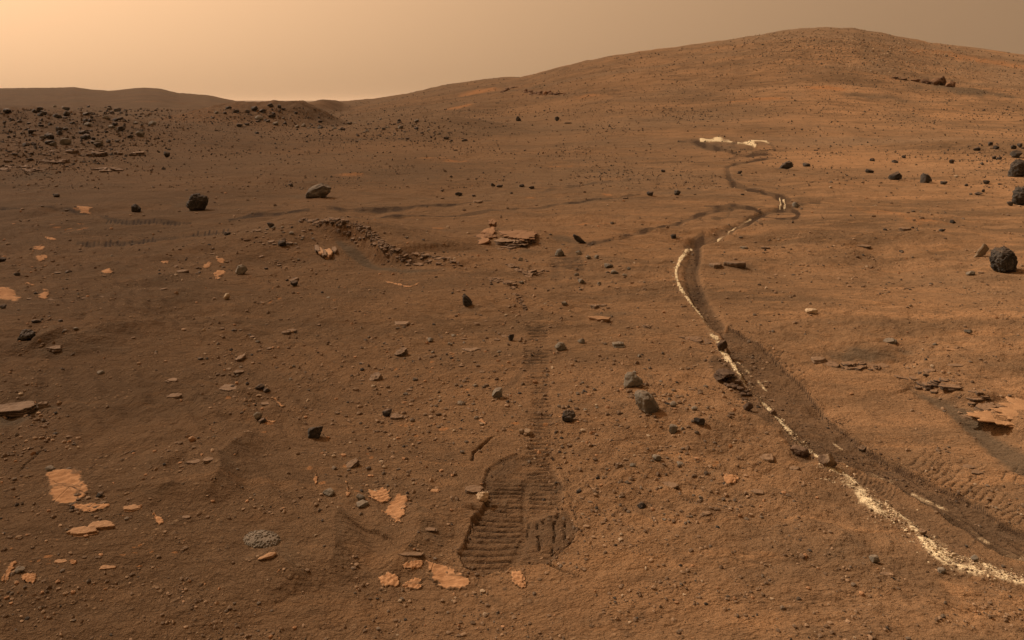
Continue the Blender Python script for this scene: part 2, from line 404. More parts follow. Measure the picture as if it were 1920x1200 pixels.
# --- dark sand in the hollows below them, and darker patches elsewhere
F_poly([(625, 437), (665, 455), (690, 472), (715, 492), (745, 503), (790, 508), (850, 506), (820, 514), (770, 517), (725, 510), (690, 497), (655, 478), (632, 458)], 3, 1.3, -0.01, 0.05)
F_poly([(1690, 708), (1740, 728), (1800, 752), (1850, 772), (1845, 800), (1900, 830), (1960, 860), (1940, 910), (1870, 870), (1800, 800), (1730, 745)], 3, 1.15, -0.012, 0.08)
F_blob(1610, 668, 75, 16, 3, 0.7); F_blob(1705, 660, 40, 12, 3, 0.5); F_blob(1580, 690, 45, 10, 3, 0.5)
F_blob(1385, 495, 40, 10, 3, 0.6); F_blob(1140, 590, 45, 9, 3, 0.5); F_blob(1215, 700, 30, 26, 3, 0.35, -0.01)
F_blob(30, 775, 60, 26, 3, 0.8, -0.02); F_blob(360, 380, 35, 9, 3, 0.6); F_blob(560, 368, 30, 7, 3, 0.5)
F_blob(200, 655, 70, 18, 3, 0.45); F_blob(100, 665, 60, 12, 3, 0.5); F_blob(470, 885, 25, 30, 3, 0.3)
F_blob(535, 1030, 22, 22, 3, 0.4); F_blob(1630, 180, 60, 6, 3, 0.6); F_blob(1700, 188, 60, 8, 3, 0.5)
F_blob(1810, 172, 60, 9, 3, 0.8); F_blob(1790, 470, 60, 18, 3, 0.25); F_blob(880, 580, 40, 10, 3, 0.4)
F_blob(170, 300, 60, 8, 3, 0.4); F_blob(60, 330, 70, 12, 3, 0.5)
F_blob(1060, 450, 30, 8, 3, 0.6); F_blob(905, 450, 12, 10, 3, 0.6); F_blob(985, 472, 40, 7, 3, 0.5)
# --- dunelets: crest lines, steep side on the right of the line's direction
F_dune([(493, 812), (468, 822), (440, 852), (403, 872), (416, 890), (402, 925), (352, 962)][::-1], 0.034, 0.18, 0.075)
F_dune([(623, 1110), (618, 1075), (632, 1030), (624, 995), (640, 963), (675, 946)], 0.026, 0.16, 0.08)
F_dune([(570, 1110), (547, 1088), (520, 1060), (512, 1045), (514, 1025)], 0.022, 0.14, 0.07)
F_dune([(704, 1050), (750, 1045), (778, 1030), (792, 1000), (782, 975), (779, 940)], 0.024, 0.16, 0.08)
F_dune([(884, 960), (882, 945), (876, 950)], 0.012, 0.06, 0.03)
F_dune([(40, 640), (63, 627), (87, 625), (120, 645), (157, 643), (187, 628), (213, 620), (247, 615), (300, 610), (350, 604)], 0.05, 0.5, 0.18)
F_dune([(0, 660), (50, 648), (90, 655)], 0.03, 0.3, 0.12)
F_dune([(170, 530), (215, 515), (235, 500), (270, 492)], 0.02, 0.3, 0.1)
F_dune([(265, 540), (300, 525), (345, 518), (380, 516)], 0.02, 0.3, 0.12)
F_dune([(250, 578), (290, 567), (325, 562), (345, 540)], 0.02, 0.3, 0.12)
F_dune([(320, 760), (410, 740), (500, 735)], 0.015, 0.2, 0.1)
F_dune([(255, 882), (290, 875), (330, 880)], 0.014, 0.12, 0.06)
F_dune([(250, 940), (300, 925), (340, 915)], 0.014, 0.12, 0.06)
F_dune([(1800, 528), (1860, 522), (1900, 515)], 0.02, 0.2, 0.08)
F_dune([(500, 405), (530, 380), (560, 372)], 0.012, 0.2, 0.08)
F_dune([(1560, 655), (1600, 664), (1660, 658), (1680, 640)], 0.014, 0.2, 0.1)
F_dune([(1560, 1085), (1545, 1040), (1575, 1010), (1610, 985)], 0.018, 0.2, 0.10)
# --- flush bedrock showing through as flecks
rb = random.Random(9)
for cx, cy, rx, ry, k in [(60, 1040, 60, 40, 14), (260, 1030, 80, 40, 12), (150, 430, 70, 18, 9), (690, 940, 50, 60, 14), (780, 810, 60, 40, 8), (500, 560, 40, 40, 7), (700, 860, 60, 30, 8), (480, 790, 60, 40, 5), (590, 900, 30, 40, 4), (720, 620, 120, 60, 8), (1330, 860, 80, 60, 7), (980, 790, 80, 60, 6), (850, 700, 150, 60, 8)]:
    for _ in range(k):
        F_blob(cx + rb.gauss(0, .5) * rx, cy + rb.gauss(0, .5) * ry, rb.uniform(3, 11), rb.uniform(1.5, 4.5), 2, rb.uniform(.4, .8))
for cx, cy, rx, ry, a in [(800, 296, 45, 3, .7), (850, 302, 50, 3, .6), (1060, 310, 40, 2, .6), (860, 202, 40, 4, .7), (900, 172, 45, 5, .65), (970, 180, 40, 3, .4), (660, 326, 40, 4, .6), (1110, 180, 60, 4, .6), (1440, 185, 60, 3, .7), (1550, 163, 45, 4, .75), (1380, 192, 60, 2, .6), (1090, 422, 40, 3, .7), (1150, 425, 50, 2, .5), (1140, 364, 14, 3, .7), (995, 371, 16, 2, .6), (155, 393, 18, 5, .7), (818, 428, 20, 3, .6), (270, 190, 45, 3, .42), (340, 218, 60, 4, .4), (1660, 400, 60, 18, .5), (1720, 410, 50, 14, .5), (1760, 155, 40, 7, .5), (1840, 112, 80, 10, .6), (1680, 150, 40, 4, .5), (130, 175, 60, 4, .3), (1270, 540, 40, 20, .25), (900, 480, 60, 14, .35)]:
    F_blob(cx, cy, rx, ry, 2, a)

def lod(Y):
    return np.maximum(Y, 2) / F * 2.3
def terrain(x, y):
    """full height and the four soil masks"""
    x = np.asarray(x, float); y = np.asarray(y, float)
    z = base(x, y)
    z0 = z.copy()
    M = np.zeros((4,) + x.shape)
    sp = lod(y)
    def oct(wl, amp, seed, ax=1.0):
        return amp * perlin(x / wl, y / (wl * ax), seed) * np.clip(wl / (2.5 * sp) - 0.4, 0, 1)
    # roughness
    rocky = np.clip(0.5 + 1.3 * perlin(x / 1.7, y / 1.7, 31), 0.15, 1.3)
    z += (oct(0.9, 0.022, 40) + oct(0.45, 0.016, 41) + oct(0.19, 0.010, 42) + oct(0.085, 0.005, 43) + oct(0.04, 0.0035, 44) + oct(0.019, 0.0022, 45)) * rocky
    z += (oct(1.7, 0.055, 55) + oct(0.75, 0.030, 56) + oct(0.36, 0.016, 57)) * sstep(4, 9, y) * (1 - .5 * sstep(20, 40, y)) * np.clip(.5 + 1.4 * perlin(x / 3.1, y / 3.1, 58), 0.1, 1.2)
    ridge = sstep(0.25, 0.9, base_ridge(x, y))
    z += (oct(1.1, 0.10, 46) + oct(0.5, 0.07, 47) + oct(0.25, 0.04, 48)) * ridge
    z += (oct(3.0, 0.10, 51) + oct(1.3, 0.06, 52) + oct(7.0, 0.16, 53)) * sstep(25, 60, y)
    # wind ripples
    rip = np.clip(perlin(x / 0.9, y / 0.9, 61) * 2.2 + 0.15 + 0.45 * sstep(0.1, -0.7, x / np.maximum(y, 1)), 0, 1) * (1 - sstep(7, 12, y))
    wx, wy = x + 0.05 * perlin(x / .3, y / .3, 62), y + 0.05 * perlin(x / .3, y / .3, 63)
    z += 0.0068 * rip * np.sin((wx * 0.75 + wy * 0.65) * 2 * math.pi / 0.115 + 2 * perlin(x / .5, y / .5, 64)) * np.clip(0.115 / (3 * sp) - .4, 0, 1)
    rip2 = np.clip(perlin(x / 2.5, y / 2.5, 65) * 2 + 0.1, 0, 1) * sstep(5, 8, y) * (1 - sstep(25, 35, y))
    z += 0.010 * rip2 * np.sin((x * 0.25 + y * 0.97) * 2 * math.pi / 0.38 + 3 * perlin(x / 1.5, y / 1.5, 66)) * np.clip(0.38 / (3 * sp) - .4, 0, 1)
    # warped coordinates make every edge ragged
    yy = np.maximum(y, 0.5)
    k1 = np.maximum(yy / 4, 1.0)
    wa = perlin(x / (.13 * k1), y / (.16 * k1), 71) + .6 * perlin(x / (.045 * k1), y / (.06 * k1), 72)
    wb = perlin(x / (.13 * k1), y / (.16 * k1), 73) + .6 * perlin(x / (.045 * k1), y / (.06 * k1), 74)
    fx = F * x / yy; fy = 2250.0 / yy
    qx = fx + 3.6 * wa * np.clip(5 / yy, 0.35, 1)
    qy = fy - 2.6 * wb * np.clip(5 / yy, 0.3, 1)
    lx = x + 0.05 * perlin(x / .31, y / .31, 75) + .02 * perlin(x / .13, y / .13, 76); ly = y + 0.05 * perlin(x / .31, y / .31, 77) + .02 * perlin(x / .13, y / .13, 78)
    brk = np.clip(0.98 + 0.75 * perlin(x / (.07 * k1), y / (.20 * k1), 79) + .4 * perlin(x / (.25 * k1), y / (.6 * k1), 80), 0.35, 1.2)
    for f in FEATS:
        k = f[0]
        if k == 'line':
            _, P, hw, ch, amt, dz = f
            I = bbox(fx, fy, P, hw.max() * 2.0 + 8)
            if not len(I): continue
            d, s, w, al, L = pl_dist(qx[I], qy[I], P, hw)
            m = 1 - sstep(0.45, 1.25, d / np.maximum(w, 1e-4))
            far_ = sstep(5, 9, y[I])
            m = m * (1 + far_ * (brk[I] - 1)) if ch < 2 else m
            if ch == 1:
                m = m * (1 - (1 - far_) * (1 - np.clip(.98 + .8 * perlin(x[I] / .07, y[I] / .09, 84) + .35 * perlin(x[I] / .2, y[I] / .26, 85), .45, 1.3)))
            M[ch][I] = np.maximum(M[ch][I], amt * m)
            z[I] += dz * m
        elif k == 'poly':
            _, P, soft, ch, amt, dz, berm, press = f
            I = bbox(fx, fy, P, soft * 4 + 10)
            if not len(I): continue
            d = sdist(qx[I], qy[I], P)
            m = sstep(-soft * .5, soft, d)
            M[ch][I] = np.maximum(M[ch][I], amt * m)
            if press: z[I] += (z0[I] - z[I]) * press * m      # the wheel has pressed the rough soil flat
            z[I] += dz * m + berm * np.exp(-((d + soft) / (soft * 0.9)) ** 2)
        elif k == 'blob':
            _, c, rx, ry, ch, amt, dz = f
            I = bbox(x, y, np.array([c]), max(rx, ry) * 2.2)
            if not len(I): continue
            m = np.exp(-(((x[I] + wa[I] * rx * .35 - c[0]) / rx) ** 2 + ((y[I] + wb[I] * ry * .35 - c[1]) / ry) ** 2) ** 1.3)
            M[ch][I] = np.maximum(M[ch][I], amt * m)
            z[I] += dz * m
        elif k == 'dune':
            _, P, h, wl, ws = f
            I = bbox(x, y, P, wl * 2.6)
            if not len(I): continue
            d, s, w, al, L = pl_dist(x[I], y[I], P)
            taper = sstep(0, .28 * L, al) * sstep(0, .28 * L, L - al)
            ends = 1.0
            pr = np.where(s > 0, np.maximum(1 - d / (ws * 1.5), 0) ** 1.2 * 1.0, np.exp(-(d / wl)))
            z[I] += 1.35 * h * pr * taper * ends
            M[3][I] = np.maximum(M[3][I], 0.4 * np.where(s > 0, np.exp(-(d / (1.6 * ws)) ** 2), 0) * taper * ends)  # shade on the steep lee side, painted in through the dark-sand mask
        elif k == 'ledge':
            _, P, h, back = f
            I = bbox(x, y, P, back * 2.2)
            if not len(I): continue
            d, s, w, al, L = pl_dist(lx[I], ly[I], P)
            ends = sstep(0, .2 * L, al) * sstep(0, .2 * L, L - al)
            sd = np.where(s > 0, d, -d)                       # + = below the edge
            drop = sstep(-0.02, 0.06, sd)
            z[I] += ((1 - drop) * 0.75 * h * np.exp(-(np.minimum(sd, 0) / back) ** 2) - drop * 0.25 * h * np.exp(-(np.maximum(sd, 0) / (back * .5)) ** 2)) * ends
        elif k == 'tread':
            _, P, amp, per, amt = f
            I = bbox(fx, fy, P, 14)
            if not len(I): continue
            m = sstep(-5, 7, sdist(qx[I], qy[I], P))
            ph = (y[I] + 0.012 * perlin(x[I] / .12, y[I] / .3, 81) + 0.02 * perlin(x[I] / .5, y[I] / .5, 82)) / per
            fr = np.abs(ph - np.floor(ph) - 0.5) * 2
            g = np.exp(-(fr / np.maximum(0.24, 2.2 * 1.5 * y[I] ** 2 / 2250.0 / per)) ** 2) * (0.7 + 0.6 * perlin(x[I] / .06, y[I] / .06, 83))
            z[I] += -amp * g * m
            M[0][I] = np.maximum(M[0][I], amt * np.clip(g * 1.25, 0, 1.1) * m)  # tread lines darken the mask too, painting the shade of their grooves
    return z, M
def base_ridge(x, y):
    r = np.zeros_like(x)
    for bx, by, rx, ry, a, h in [BUMPS[i] for i in (0, 1, 2, 3, 4, 5, 7, 8)]:
        r += min(h, 1.0) * (1.0 if h > .3 else 2.5) * np.exp(-((x - bx) / rx) ** 2 - ((y - by) / ry) ** 2)
    return r
GRID = {}
def Hz(x, y):
    """height of the finished ground sheet"""
    x = np.atleast_1d(np.asarray(x, float)); y = np.atleast_1d(np.asarray(y, float))
    Yr, w, z = GRID['Y'], GRID['w'], GRID['z']
    i = np.clip(np.searchsorted(Yr, y, 'right') - 1, 0, len(Yr) - 2)
    t = np.clip((y - Yr[i]) / (Yr[i + 1] - Yr[i]), 0, 1)
    ww = x / (np.maximum(y, 0.9) + 0.6)
    j = np.clip(np.searchsorted(w, ww, 'right') - 1, 0, len(w) - 2)
    k = np.clip((ww - w[j]) / (w[j + 1] - w[j]), 0, 1)
    a = z[i, j] * (1 - k) + z[i, j + 1] * k
    b = z[i + 1, j] * (1 - k) + z[i + 1, j + 1] * k
    return a * (1 - t) + b * t

# ---------------------------------------------------------------- materials
ALBEDO = 0.88
def material(name):
    m = bpy.data.materials.new(name)
    m.use_nodes = True
    m.node_tree.nodes.clear()
    return m
class NB:
    def __init__(self, m):
        self.t = m.node_tree
    def n(self, typ, **kw):
        n = self.t.nodes.new(typ)
        for k, v in kw.items(): setattr(n, k, v)
        return n
    def set(self, sock, v):
        if hasattr(v, 'is_linked') or isinstance(v, bpy.types.NodeSocket): self.t.links.new(v, sock)
        else: sock.default_value = v
    def math(self, op, a, b=0.0, clamp=False):
        n = self.n('ShaderNodeMath', operation=op, use_clamp=clamp)
        self.set(n.inputs[0], a); self.set(n.inputs[1], b)
        return n.outputs[0]
    def noise(self, vec, scale, detail=4, rough=0.6, dist=0.0):
        n = self.n('ShaderNodeTexNoise')
        self.set(n.inputs['Vector'], vec)
        n.inputs['Scale'].default_value = scale; n.inputs['Detail'].default_value = detail
        n.inputs['Roughness'].default_value = rough; n.inputs['Distortion'].default_value = dist
        return n.outputs['Fac']
    def voro(self, vec, scale, feature='F1', rnd=1.0):
        n = self.n('ShaderNodeTexVoronoi', feature=feature)
        self.set(n.inputs['Vector'], vec); n.inputs['Scale'].default_value = scale
        n.inputs['Randomness'].default_value = rnd
        return n
    def ramp(self, v, a, b, lo=0.0, hi=1.0, smooth=True):
        n = self.n('ShaderNodeMapRange', interpolation_type='SMOOTHSTEP' if smooth else 'LINEAR')
        self.set(n.inputs[0], v)
        n.inputs[1].default_value = a; n.inputs[2].default_value = b; n.inputs[3].default_value = lo; n.inputs[4].default_value = hi
        return n.outputs[0]
    def mix(self, f, a, b, mode='MIX'):
        n = self.n('ShaderNodeMix', data_type='RGBA', blend_type=mode)
        self.set(n.inputs[0], f)
        self.set(n.inputs[6], a if not isinstance(a, tuple) else (*a, 1)); self.set(n.inputs[7], b if not isinstance(b, tuple) else (*b, 1))
        return n.outputs[2]
    def bump(self, h, strength, dist, normal=None):
        n = self.n('ShaderNodeBump')
        n.inputs['Strength'].default_value = strength; n.inputs['Distance'].default_value = dist
        self.set(n.inputs['Height'], h)
        if normal is not None: self.t.links.new(normal, n.inputs['Normal'])
        return n.outputs[0]
    def out(self, col, rough=0.95, normal=None, dr=1.0, spec=0.1):
        p = self.n('ShaderNodeBsdfPrincipled')
        k = self.n('ShaderNodeVectorMath', operation='SCALE'); self.set(k.inputs[0], col); k.inputs['Scale'].default_value = ALBEDO
        self.t.links.new(k.outputs[0], p.inputs['Base Color'])
        self.set(p.inputs['Roughness'], rough)
        p.inputs['Diffuse Roughness'].default_value = dr
        p.inputs['Specular IOR Level'].default_value = spec
        if normal is not None: self.t.links.new(normal, p.inputs['Normal'])
        o = self.n('ShaderNodeOutputMaterial')
        self.t.links.new(p.outputs[0], o.inputs['Surface'])

def ground_material():
    m = material('mars_soil'); b = NB(m)
    pos = b.n('ShaderNodeNewGeometry').outputs['Position']
    at = b.n('ShaderNodeAttribute', attribute_name='soil')
    sep = b.n('ShaderNodeSeparateColor'); b.t.links.new(at.outputs['Color'], sep.inputs[0])
    R, Gs, B = sep.outputs[0], sep.outputs[1], sep.outputs[2]
    A = at.outputs['Alpha']
    mp = b.n('ShaderNodeMapping'); mp.inputs['Rotation'].default_value = (0, 0, 0.45); mp.inputs['Scale'].default_value = (0.32, 1.0, 1.0)
    b.t.links.new(pos, mp.inputs['Vector'])
    wind = mp.outputs[0]
    big = b.noise(pos, 0.16, 5, 0.55, 0.6)
    mid = b.noise(wind, 1.6, 7, 0.66, 0.5)
    drift = b.noise(wind, 5.5, 6, 0.62, 0.8)
    sm = b.noise(pos, 9.0, 6, 0.72)
    fine = b.noise(pos, 70.0, 4, 0.75)
    far = b.noise(pos, 0.035, 5, 0.62, 0.8)
    f = b.math('ADD', b.math('MULTIPLY', big, 0.45), b.math('MULTIPLY', mid, 0.55))
    col = b.mix(b.ramp(f, 0.38, 0.62), (0.155, 0.094, 0.050), (0.355, 0.197, 0.096))
    col = b.mix(b.math('MULTIPLY', b.ramp(far, 0.45, 0.58), 0.7), col, (0.225, 0.147, 0.086))
    far2 = b.noise(wind, 0.22, 7, 0.7, 0.6)
    col = b.mix(b.math('MULTIPLY', b.ramp(far2, 0.50, 0.64), b.ramp(far, 0.35, 0.6, 0.10, 0.5)), col, (0.120, 0.080, 0.047))
    # soft drifts of bright dust, and patches of darker grit
    col = b.mix(b.ramp(drift, 0.52, 0.68, 0.0, 0.5), col, (0.40, 0.215, 0.099))
    col = b.mix(b.ramp(sm, 0.48, 0.72, 0.0, 0.65), col, (0.130, 0.080, 0.045))
    # darker sand towards the west (left) side, its back-lit dimness painted into the colour
    sx = b.n('ShaderNodeSeparateXYZ'); b.t.links.new(pos, sx.inputs[0])
    west = b.math('DIVIDE', b.math('MULTIPLY', sx.outputs[0], -1.0), b.math('ADD', b.math('MULTIPLY', sx.outputs[1], 0.62), 0.6))
    west = b.ramp(b.math('ADD', west, b.math('MULTIPLY', b.math('SUBTRACT', mid, 0.5), 1.2)), -0.80, 0.80, 0.0, 0.76)
    col = b.mix(west, col, (0.100, 0.060, 0.031))
    # dark grains and fine pale grit
    col = b.mix(b.ramp(fine, 0.54, 0.70, 0.0, 0.6), col, (0.080, 0.048, 0.027))
    v = b.voro(pos, 46.0)
    v2 = b.voro(pos, 21.0)
    grit = b.ramp(b.noise(pos, 2.6, 4, 0.6), 0.45, 0.62)
    col = b.mix(b.math('MULTIPLY', b.ramp(v.outputs['Distance'], 0.34, 0.12), b.math('MULTIPLY', grit, 0.7)), col, b.mix(b.ramp(v.outputs['Color'], 0.3, 0.7), (0.33, 0.205, 0.113), (0.11, 0.075, 0.047)))
    col = b.mix(b.math('MULTIPLY', b.ramp(v2.outputs['Distance'], 0.20, 0.10), b.math('MULTIPLY', grit, 0.8)), col, b.mix(b.ramp(v2.outputs['Color'], 0.3, 0.7), (0.27, 0.175, 0.10), (0.10, 0.068, 0.043)))
    nz = b.math('SUBTRACT', sm, 0.5)
    nf = b.math('SUBTRACT', fine, 0.5)
    def edge(ch, k, kf, lo, hi):
        s = b.math('ADD', b.math('ADD', ch, b.math('MULTIPLY', nz, k)), b.math('MULTIPLY', nf, kf))
        return b.ramp(s, lo, hi)
    sandf = edge(A, 0.30, 0.1, 0.18, 0.75)
    col = b.mix(b.math('MULTIPLY', sandf, 0.85), col, b.mix(fine, (0.080, 0.058, 0.036), (0.120, 0.086, 0.054)))
    bedf = edge(B, 1.1, 0.7, 0.38, 0.62)
    col = b.mix(b.math('MULTIPLY', bedf, 0.8), col, b.mix(sm, (0.40, 0.185, 0.072), (0.28, 0.135, 0.056)))
    trf = edge(R, 0.5, 0.25, 0.22, 0.85)
    turned = b.mix(1.0, col, b.mix(b.ramp(sm, .3, .7), (0.47, 0.495, 0.535), (0.72, 0.755, 0.81)), 'MULTIPLY')
    col = b.mix(b.math('MULTIPLY', trf, 0.95), col, turned)
    col = b.mix(b.math('MULTIPLY', b.ramp(R, 0.92, 1.15), 0.7), col, (0.040, 0.023, 0.014))  # strongest marks: shade of grooves, treads and scratches painted into the soil colour
    clump = b.math('ADD', b.math('MULTIPLY', b.noise(pos, 17.0, 7, 0.75, 1.2), 0.6), b.math('MULTIPLY', b.noise(pos, 2.6, 4, 0.7, 0.8), 0.4))
    sal = b.math('ADD', b.math('ADD', Gs, b.math('MULTIPLY', b.math('SUBTRACT', clump, 0.5), 2.6)), b.math('MULTIPLY', nf, 1.0))
    saf = b.math('MULTIPLY', b.ramp(sal, 0.45, 1.15), b.ramp(Gs, 0.05, 0.3))
    col = b.mix(b.math('MULTIPLY', saf, 0.9), col, b.mix(b.ramp(sal, .8, 1.35), (0.29, 0.195, 0.11), (0.80, 0.66, 0.42)))
    # relief
    smooth_sand = b.math('SUBTRACT', 1.0, b.math('MULTIPLY', sandf, 0.75))
    nm = b.bump(b.noise(pos, 14.0, 7, 0.72), 0.7, 0.024)
    grain = b.math('ADD', b.math('MULTIPLY', b.ramp(v.outputs['Distance'], 0.42, 0.0), 0.5), b.math('MULTIPLY', b.math('MULTIPLY', b.ramp(v2.outputs['Distance'], 0.30, 0.0), grit), 1.6))
    hgt = b.math('MULTIPLY', b.math('ADD', fine, grain), smooth_sand)
    nm = b.bump(hgt, 0.9, 0.008, nm)
    nm = b.bump(b.noise(wind, 2.6, 9, 0.72), 0.6, 0.10, nm)
    nm = b.bump(b.noise(pos, 0.45, 9, 0.68, 0.4), 0.5, 0.5, nm)
    b.out(col, 0.96, nm, 1.0, 0.05)
    return m

def rock_material(name, c0, c1, dust=0.5, dust_col=(0.19, 0.11, 0.058), scale=30, pits=0.0, layers=0.0, bump=0.6, spec=0.15):
    m = material(name); b = NB(m)
    g = b.n('ShaderNodeNewGeometry')
    oi = b.n('ShaderNodeObjectInfo')
    add = b.n('ShaderNodeVectorMath', operation='ADD')
    comb = b.n('ShaderNodeCombineXYZ')
    b.t.links.new(b.math('MULTIPLY', oi.outputs['Random'], 40.0), comb.inputs[0])
    b.t.links.new(g.outputs['Position'], add.inputs[0]); b.t.links.new(comb.outputs[0], add.inputs[1])
    pos = add.outputs[0]
    n1 = b.noise(pos, scale * 0.35, 5, 0.65); n2 = b.noise(pos, scale, 5, 0.7)
    col = b.mix(b.ramp(n1, 0.3, 0.7), c0, c1)
    val = b.n('ShaderNodeHueSaturation'); b.t.links.new(col, val.inputs['Color'])
    b.t.links.new(b.math('ADD', b.math('MULTIPLY', oi.outputs['Random'], 0.5), 0.75), val.inputs['Value'])
    col = val.outputs[0]
    h = n2
    if pits:
        v = b.voro(pos, scale * 1.6, 'SMOOTH_F1')
        pit = b.ramp(v.outputs['Distance'], 0.08, 0.42)
        h = b.math('ADD', b.math('MULTIPLY', n2, 0.5), b.math('MULTIPLY', pit, pits))
    if layers:
        mp = b.n('ShaderNodeMapping'); mp.inputs['Scale'].default_value = (0.25, 0.25, 3.2)
        b.t.links.new(pos, mp.inputs['Vector'])
        ly = b.noise(mp.outputs[0], scale * 0.6, 4, 0.7)
        h = b.math('ADD', h, b.math('MULTIPLY', ly, layers))
        col = b.mix(b.ramp(ly, 0.55, 0.7, 0, 0.5), col, (c0[0] * .5, c0[1] * .5, c0[2] * .5))
    # dust settled on upward faces
    sx = b.n('ShaderNodeSeparateXYZ'); b.t.links.new(g.outputs['Normal'], sx.inputs[0])
    up = b.math('ADD', sx.outputs[2], b.math('MULTIPLY', b.math('SUBTRACT', n2, 0.5), 0.9))
    col = b.mix(b.math('MULTIPLY', b.ramp(up, 0.45, 1.05), dust), col, dust_col)
    nm = b.bump(h, bump, 0.35 / scale)
    nm = b.bump(b.noise(pos, scale * 4, 3, .7), 0.35, 0.12 / scale, nm)
    b.out(col, 0.85, nm, 0.6, spec)
    return m

def bedrock_material():
    """bare bedrock, half covered by a film of blown sand"""
    m = material('orange_bedrock'); b = NB(m)
    pos = b.n('ShaderNodeNewGeometry').outputs['Position']
    mp = b.n('ShaderNodeMapping'); mp.inputs['Rotation'].default_value = (0, 0, 0.5); mp.inputs['Scale'].default_value = (0.4, 1, 1)
    b.t.links.new(pos, mp.inputs['Vector'])
    cov = b.n('ShaderNodeAttribute', attribute_name='cover').outputs['Fac']
    n1 = b.noise(pos, 8, 6, .7); n2 = b.noise(pos, 45, 5, .75); n3 = b.noise(mp.outputs[0], 16, 6, .7, 1.0)
    col = b.mix(b.ramp(n1, .3, .7), (0.36, 0.190, 0.090), (0.49, 0.275, 0.140))
    col = b.mix(b.ramp(n2, .52, .7, 0, .6), col, (0.24, 0.12, 0.057))
    col = b.mix(b.ramp(n3, .56, .68, 0, .8), col, (0.125, 0.077, 0.043))
    film = b.math('ADD', b.math('MULTIPLY', cov, 0.9), b.math('MULTIPLY', b.math('SUBTRACT', b.math('ADD', b.math('MULTIPLY', n3, .5), b.math('MULTIPLY', n2, .5)), .5), 2.6))
    col = b.mix(b.ramp(film, .35, .75, 0, .95), col, b.mix(n2, (0.10, 0.064, 0.036), (0.16, 0.098, 0.053)))
    crack = b.voro(pos, 5.0, 'DISTANCE_TO_EDGE')
    cr = b.ramp(crack.outputs['Distance'], 0.018, 0.0)
    col = b.mix(b.math('MULTIPLY', cr, b.ramp(n1, .45, .6)), col, (0.085, 0.048, 0.027))
    nm = b.bump(b.math('SUBTRACT', b.math('ADD', n2, b.math('MULTIPLY', n3, .8)), b.math('MULTIPLY', cr, .5)), 0.7, 0.008)
    b.out(col, 0.95, nm, 1.0, 0.05)
    return m
M_GROUND = ground_material()
MAT = {
    'b': rock_material('basalt', (0.030, 0.026, 0.022), (0.074, 0.059, 0.046), 0.55, scale=26, bump=0.8),
    'v': rock_material('vesicular_basalt', (0.032, 0.028, 0.023), (0.082, 0.067, 0.052), 0.28, scale=34, pits=1.0, bump=1.0),
    'g': rock_material('grey_basalt', (0.115, 0.099, 0.076), (0.205, 0.172, 0.128), 0.30, scale=22, bump=0.5),
    's': rock_material('layered_rock', (0.115, 0.080, 0.052), (0.205, 0.138, 0.086), 0.65, (0.195, 0.113, 0.060), scale=30, layers=0.8),
    't': rock_material('tan_bedrock', (0.27, 0.150, 0.073), (0.38, 0.215, 0.105), 0.4, (0.26, 0.135, 0.060), scale=24, layers=0.4, bump=0.5),
    'o': bedrock_material(),
    'w': rock_material('pale_rock', (0.36, 0.25, 0.15), (0.52, 0.40, 0.26), 0.15, scale=30, bump=0.4),
    'c': rock_material('soil_clod', (0.062, 0.038, 0.024), (0.105, 0.064, 0.038), 0.15, scale=40, bump=0.9),
    'k': rock_material('salt_clod', (0.16, 0.10, 0.06), (0.36, 0.25, 0.15), 0.25, scale=40, bump=0.9),
    'r': rock_material('red_outcrop', (0.085, 0.045, 0.026), (0.24, 0.13, 0.065), 0.35, scale=3, layers=0.6, bump=0.9),
    'h': rock_material('two_tone_basalt', (0.050, 0.042, 0.032), (0.135, 0.110, 0.080), 0.55, (0.20, 0.135, 0.085), scale=18, layers=0.5, bump=0.9),
    'e': rock_material('scarp_rock', (0.070, 0.048, 0.032), (0.17, 0.112, 0.068), 0.75, (0.22, 0.127, 0.067), scale=34, layers=0.8, bump=0.9),
    'tt': rock_material('table_rock', (0.17, 0.090, 0.046), (0.27, 0.142, 0.068), 0.6, (0.23, 0.117, 0.052), scale=26, layers=0.5, bump=0.6),
    'y': rock_material('smooth_olive_fin', (0.26, 0.19, 0.12), (0.30, 0.22, 0.14), 0.2, scale=14, bump=0.15),
}
def attr_material(name):
    m = material(name); b = NB(m)
    at = b.n('ShaderNodeAttribute', attribute_name='tint')
    pos = b.n('ShaderNodeNewGeometry').outputs['Position']
    n = b.noise(pos, 60, 4, .7)
    col = b.mix(b.ramp(n, .3, .7, 0, .5), at.outputs['Color'], b.mix(0.5, at.outputs['Color'], (0.05, 0.035, 0.025)))
    b.out(col, 0.9, b.bump(n, 0.6, 0.006), 0.6, 0.1)
    return m
M_PEB = attr_material('pebble')

# ---------------------------------------------------------------- mesh helpers
def link_mesh(name, verts, faces, mat, parent=None, smooth=True):
    me = bpy.data.meshes.new(name)
    verts = np.asarray(verts, np.float32)
    faces = np.asarray(faces, np.int32)
    k = faces.shape[1]
    me.vertices.add(len(verts)); me.vertices.foreach_set('co', verts.ravel())
    me.loops.add(faces.size); me.loops.foreach_set('vertex_index', faces.ravel())
    me.polygons.add(len(faces))
    me.polygons.foreach_set('loop_start', np.arange(0, faces.size, k, dtype=np.int32))
    me.polygons.foreach_set('loop_total', np.full(len(faces), k, np.int32))
    me.polygons.foreach_set('use_smooth', np.full(len(faces), smooth, bool))
    me.update(calc_edges=True)
    me.materials.append(mat)
    o = bpy.data.objects.new(name, me)
    C.objects.link(o)
    if parent is not None: o.parent = parent
    return o
def tag(o, label=None, cat=None, group=None, kind=None):
    for k, v in (('label', label), ('category', cat), ('group', group), ('kind', kind)):
        if v: o[k] = v
    return o

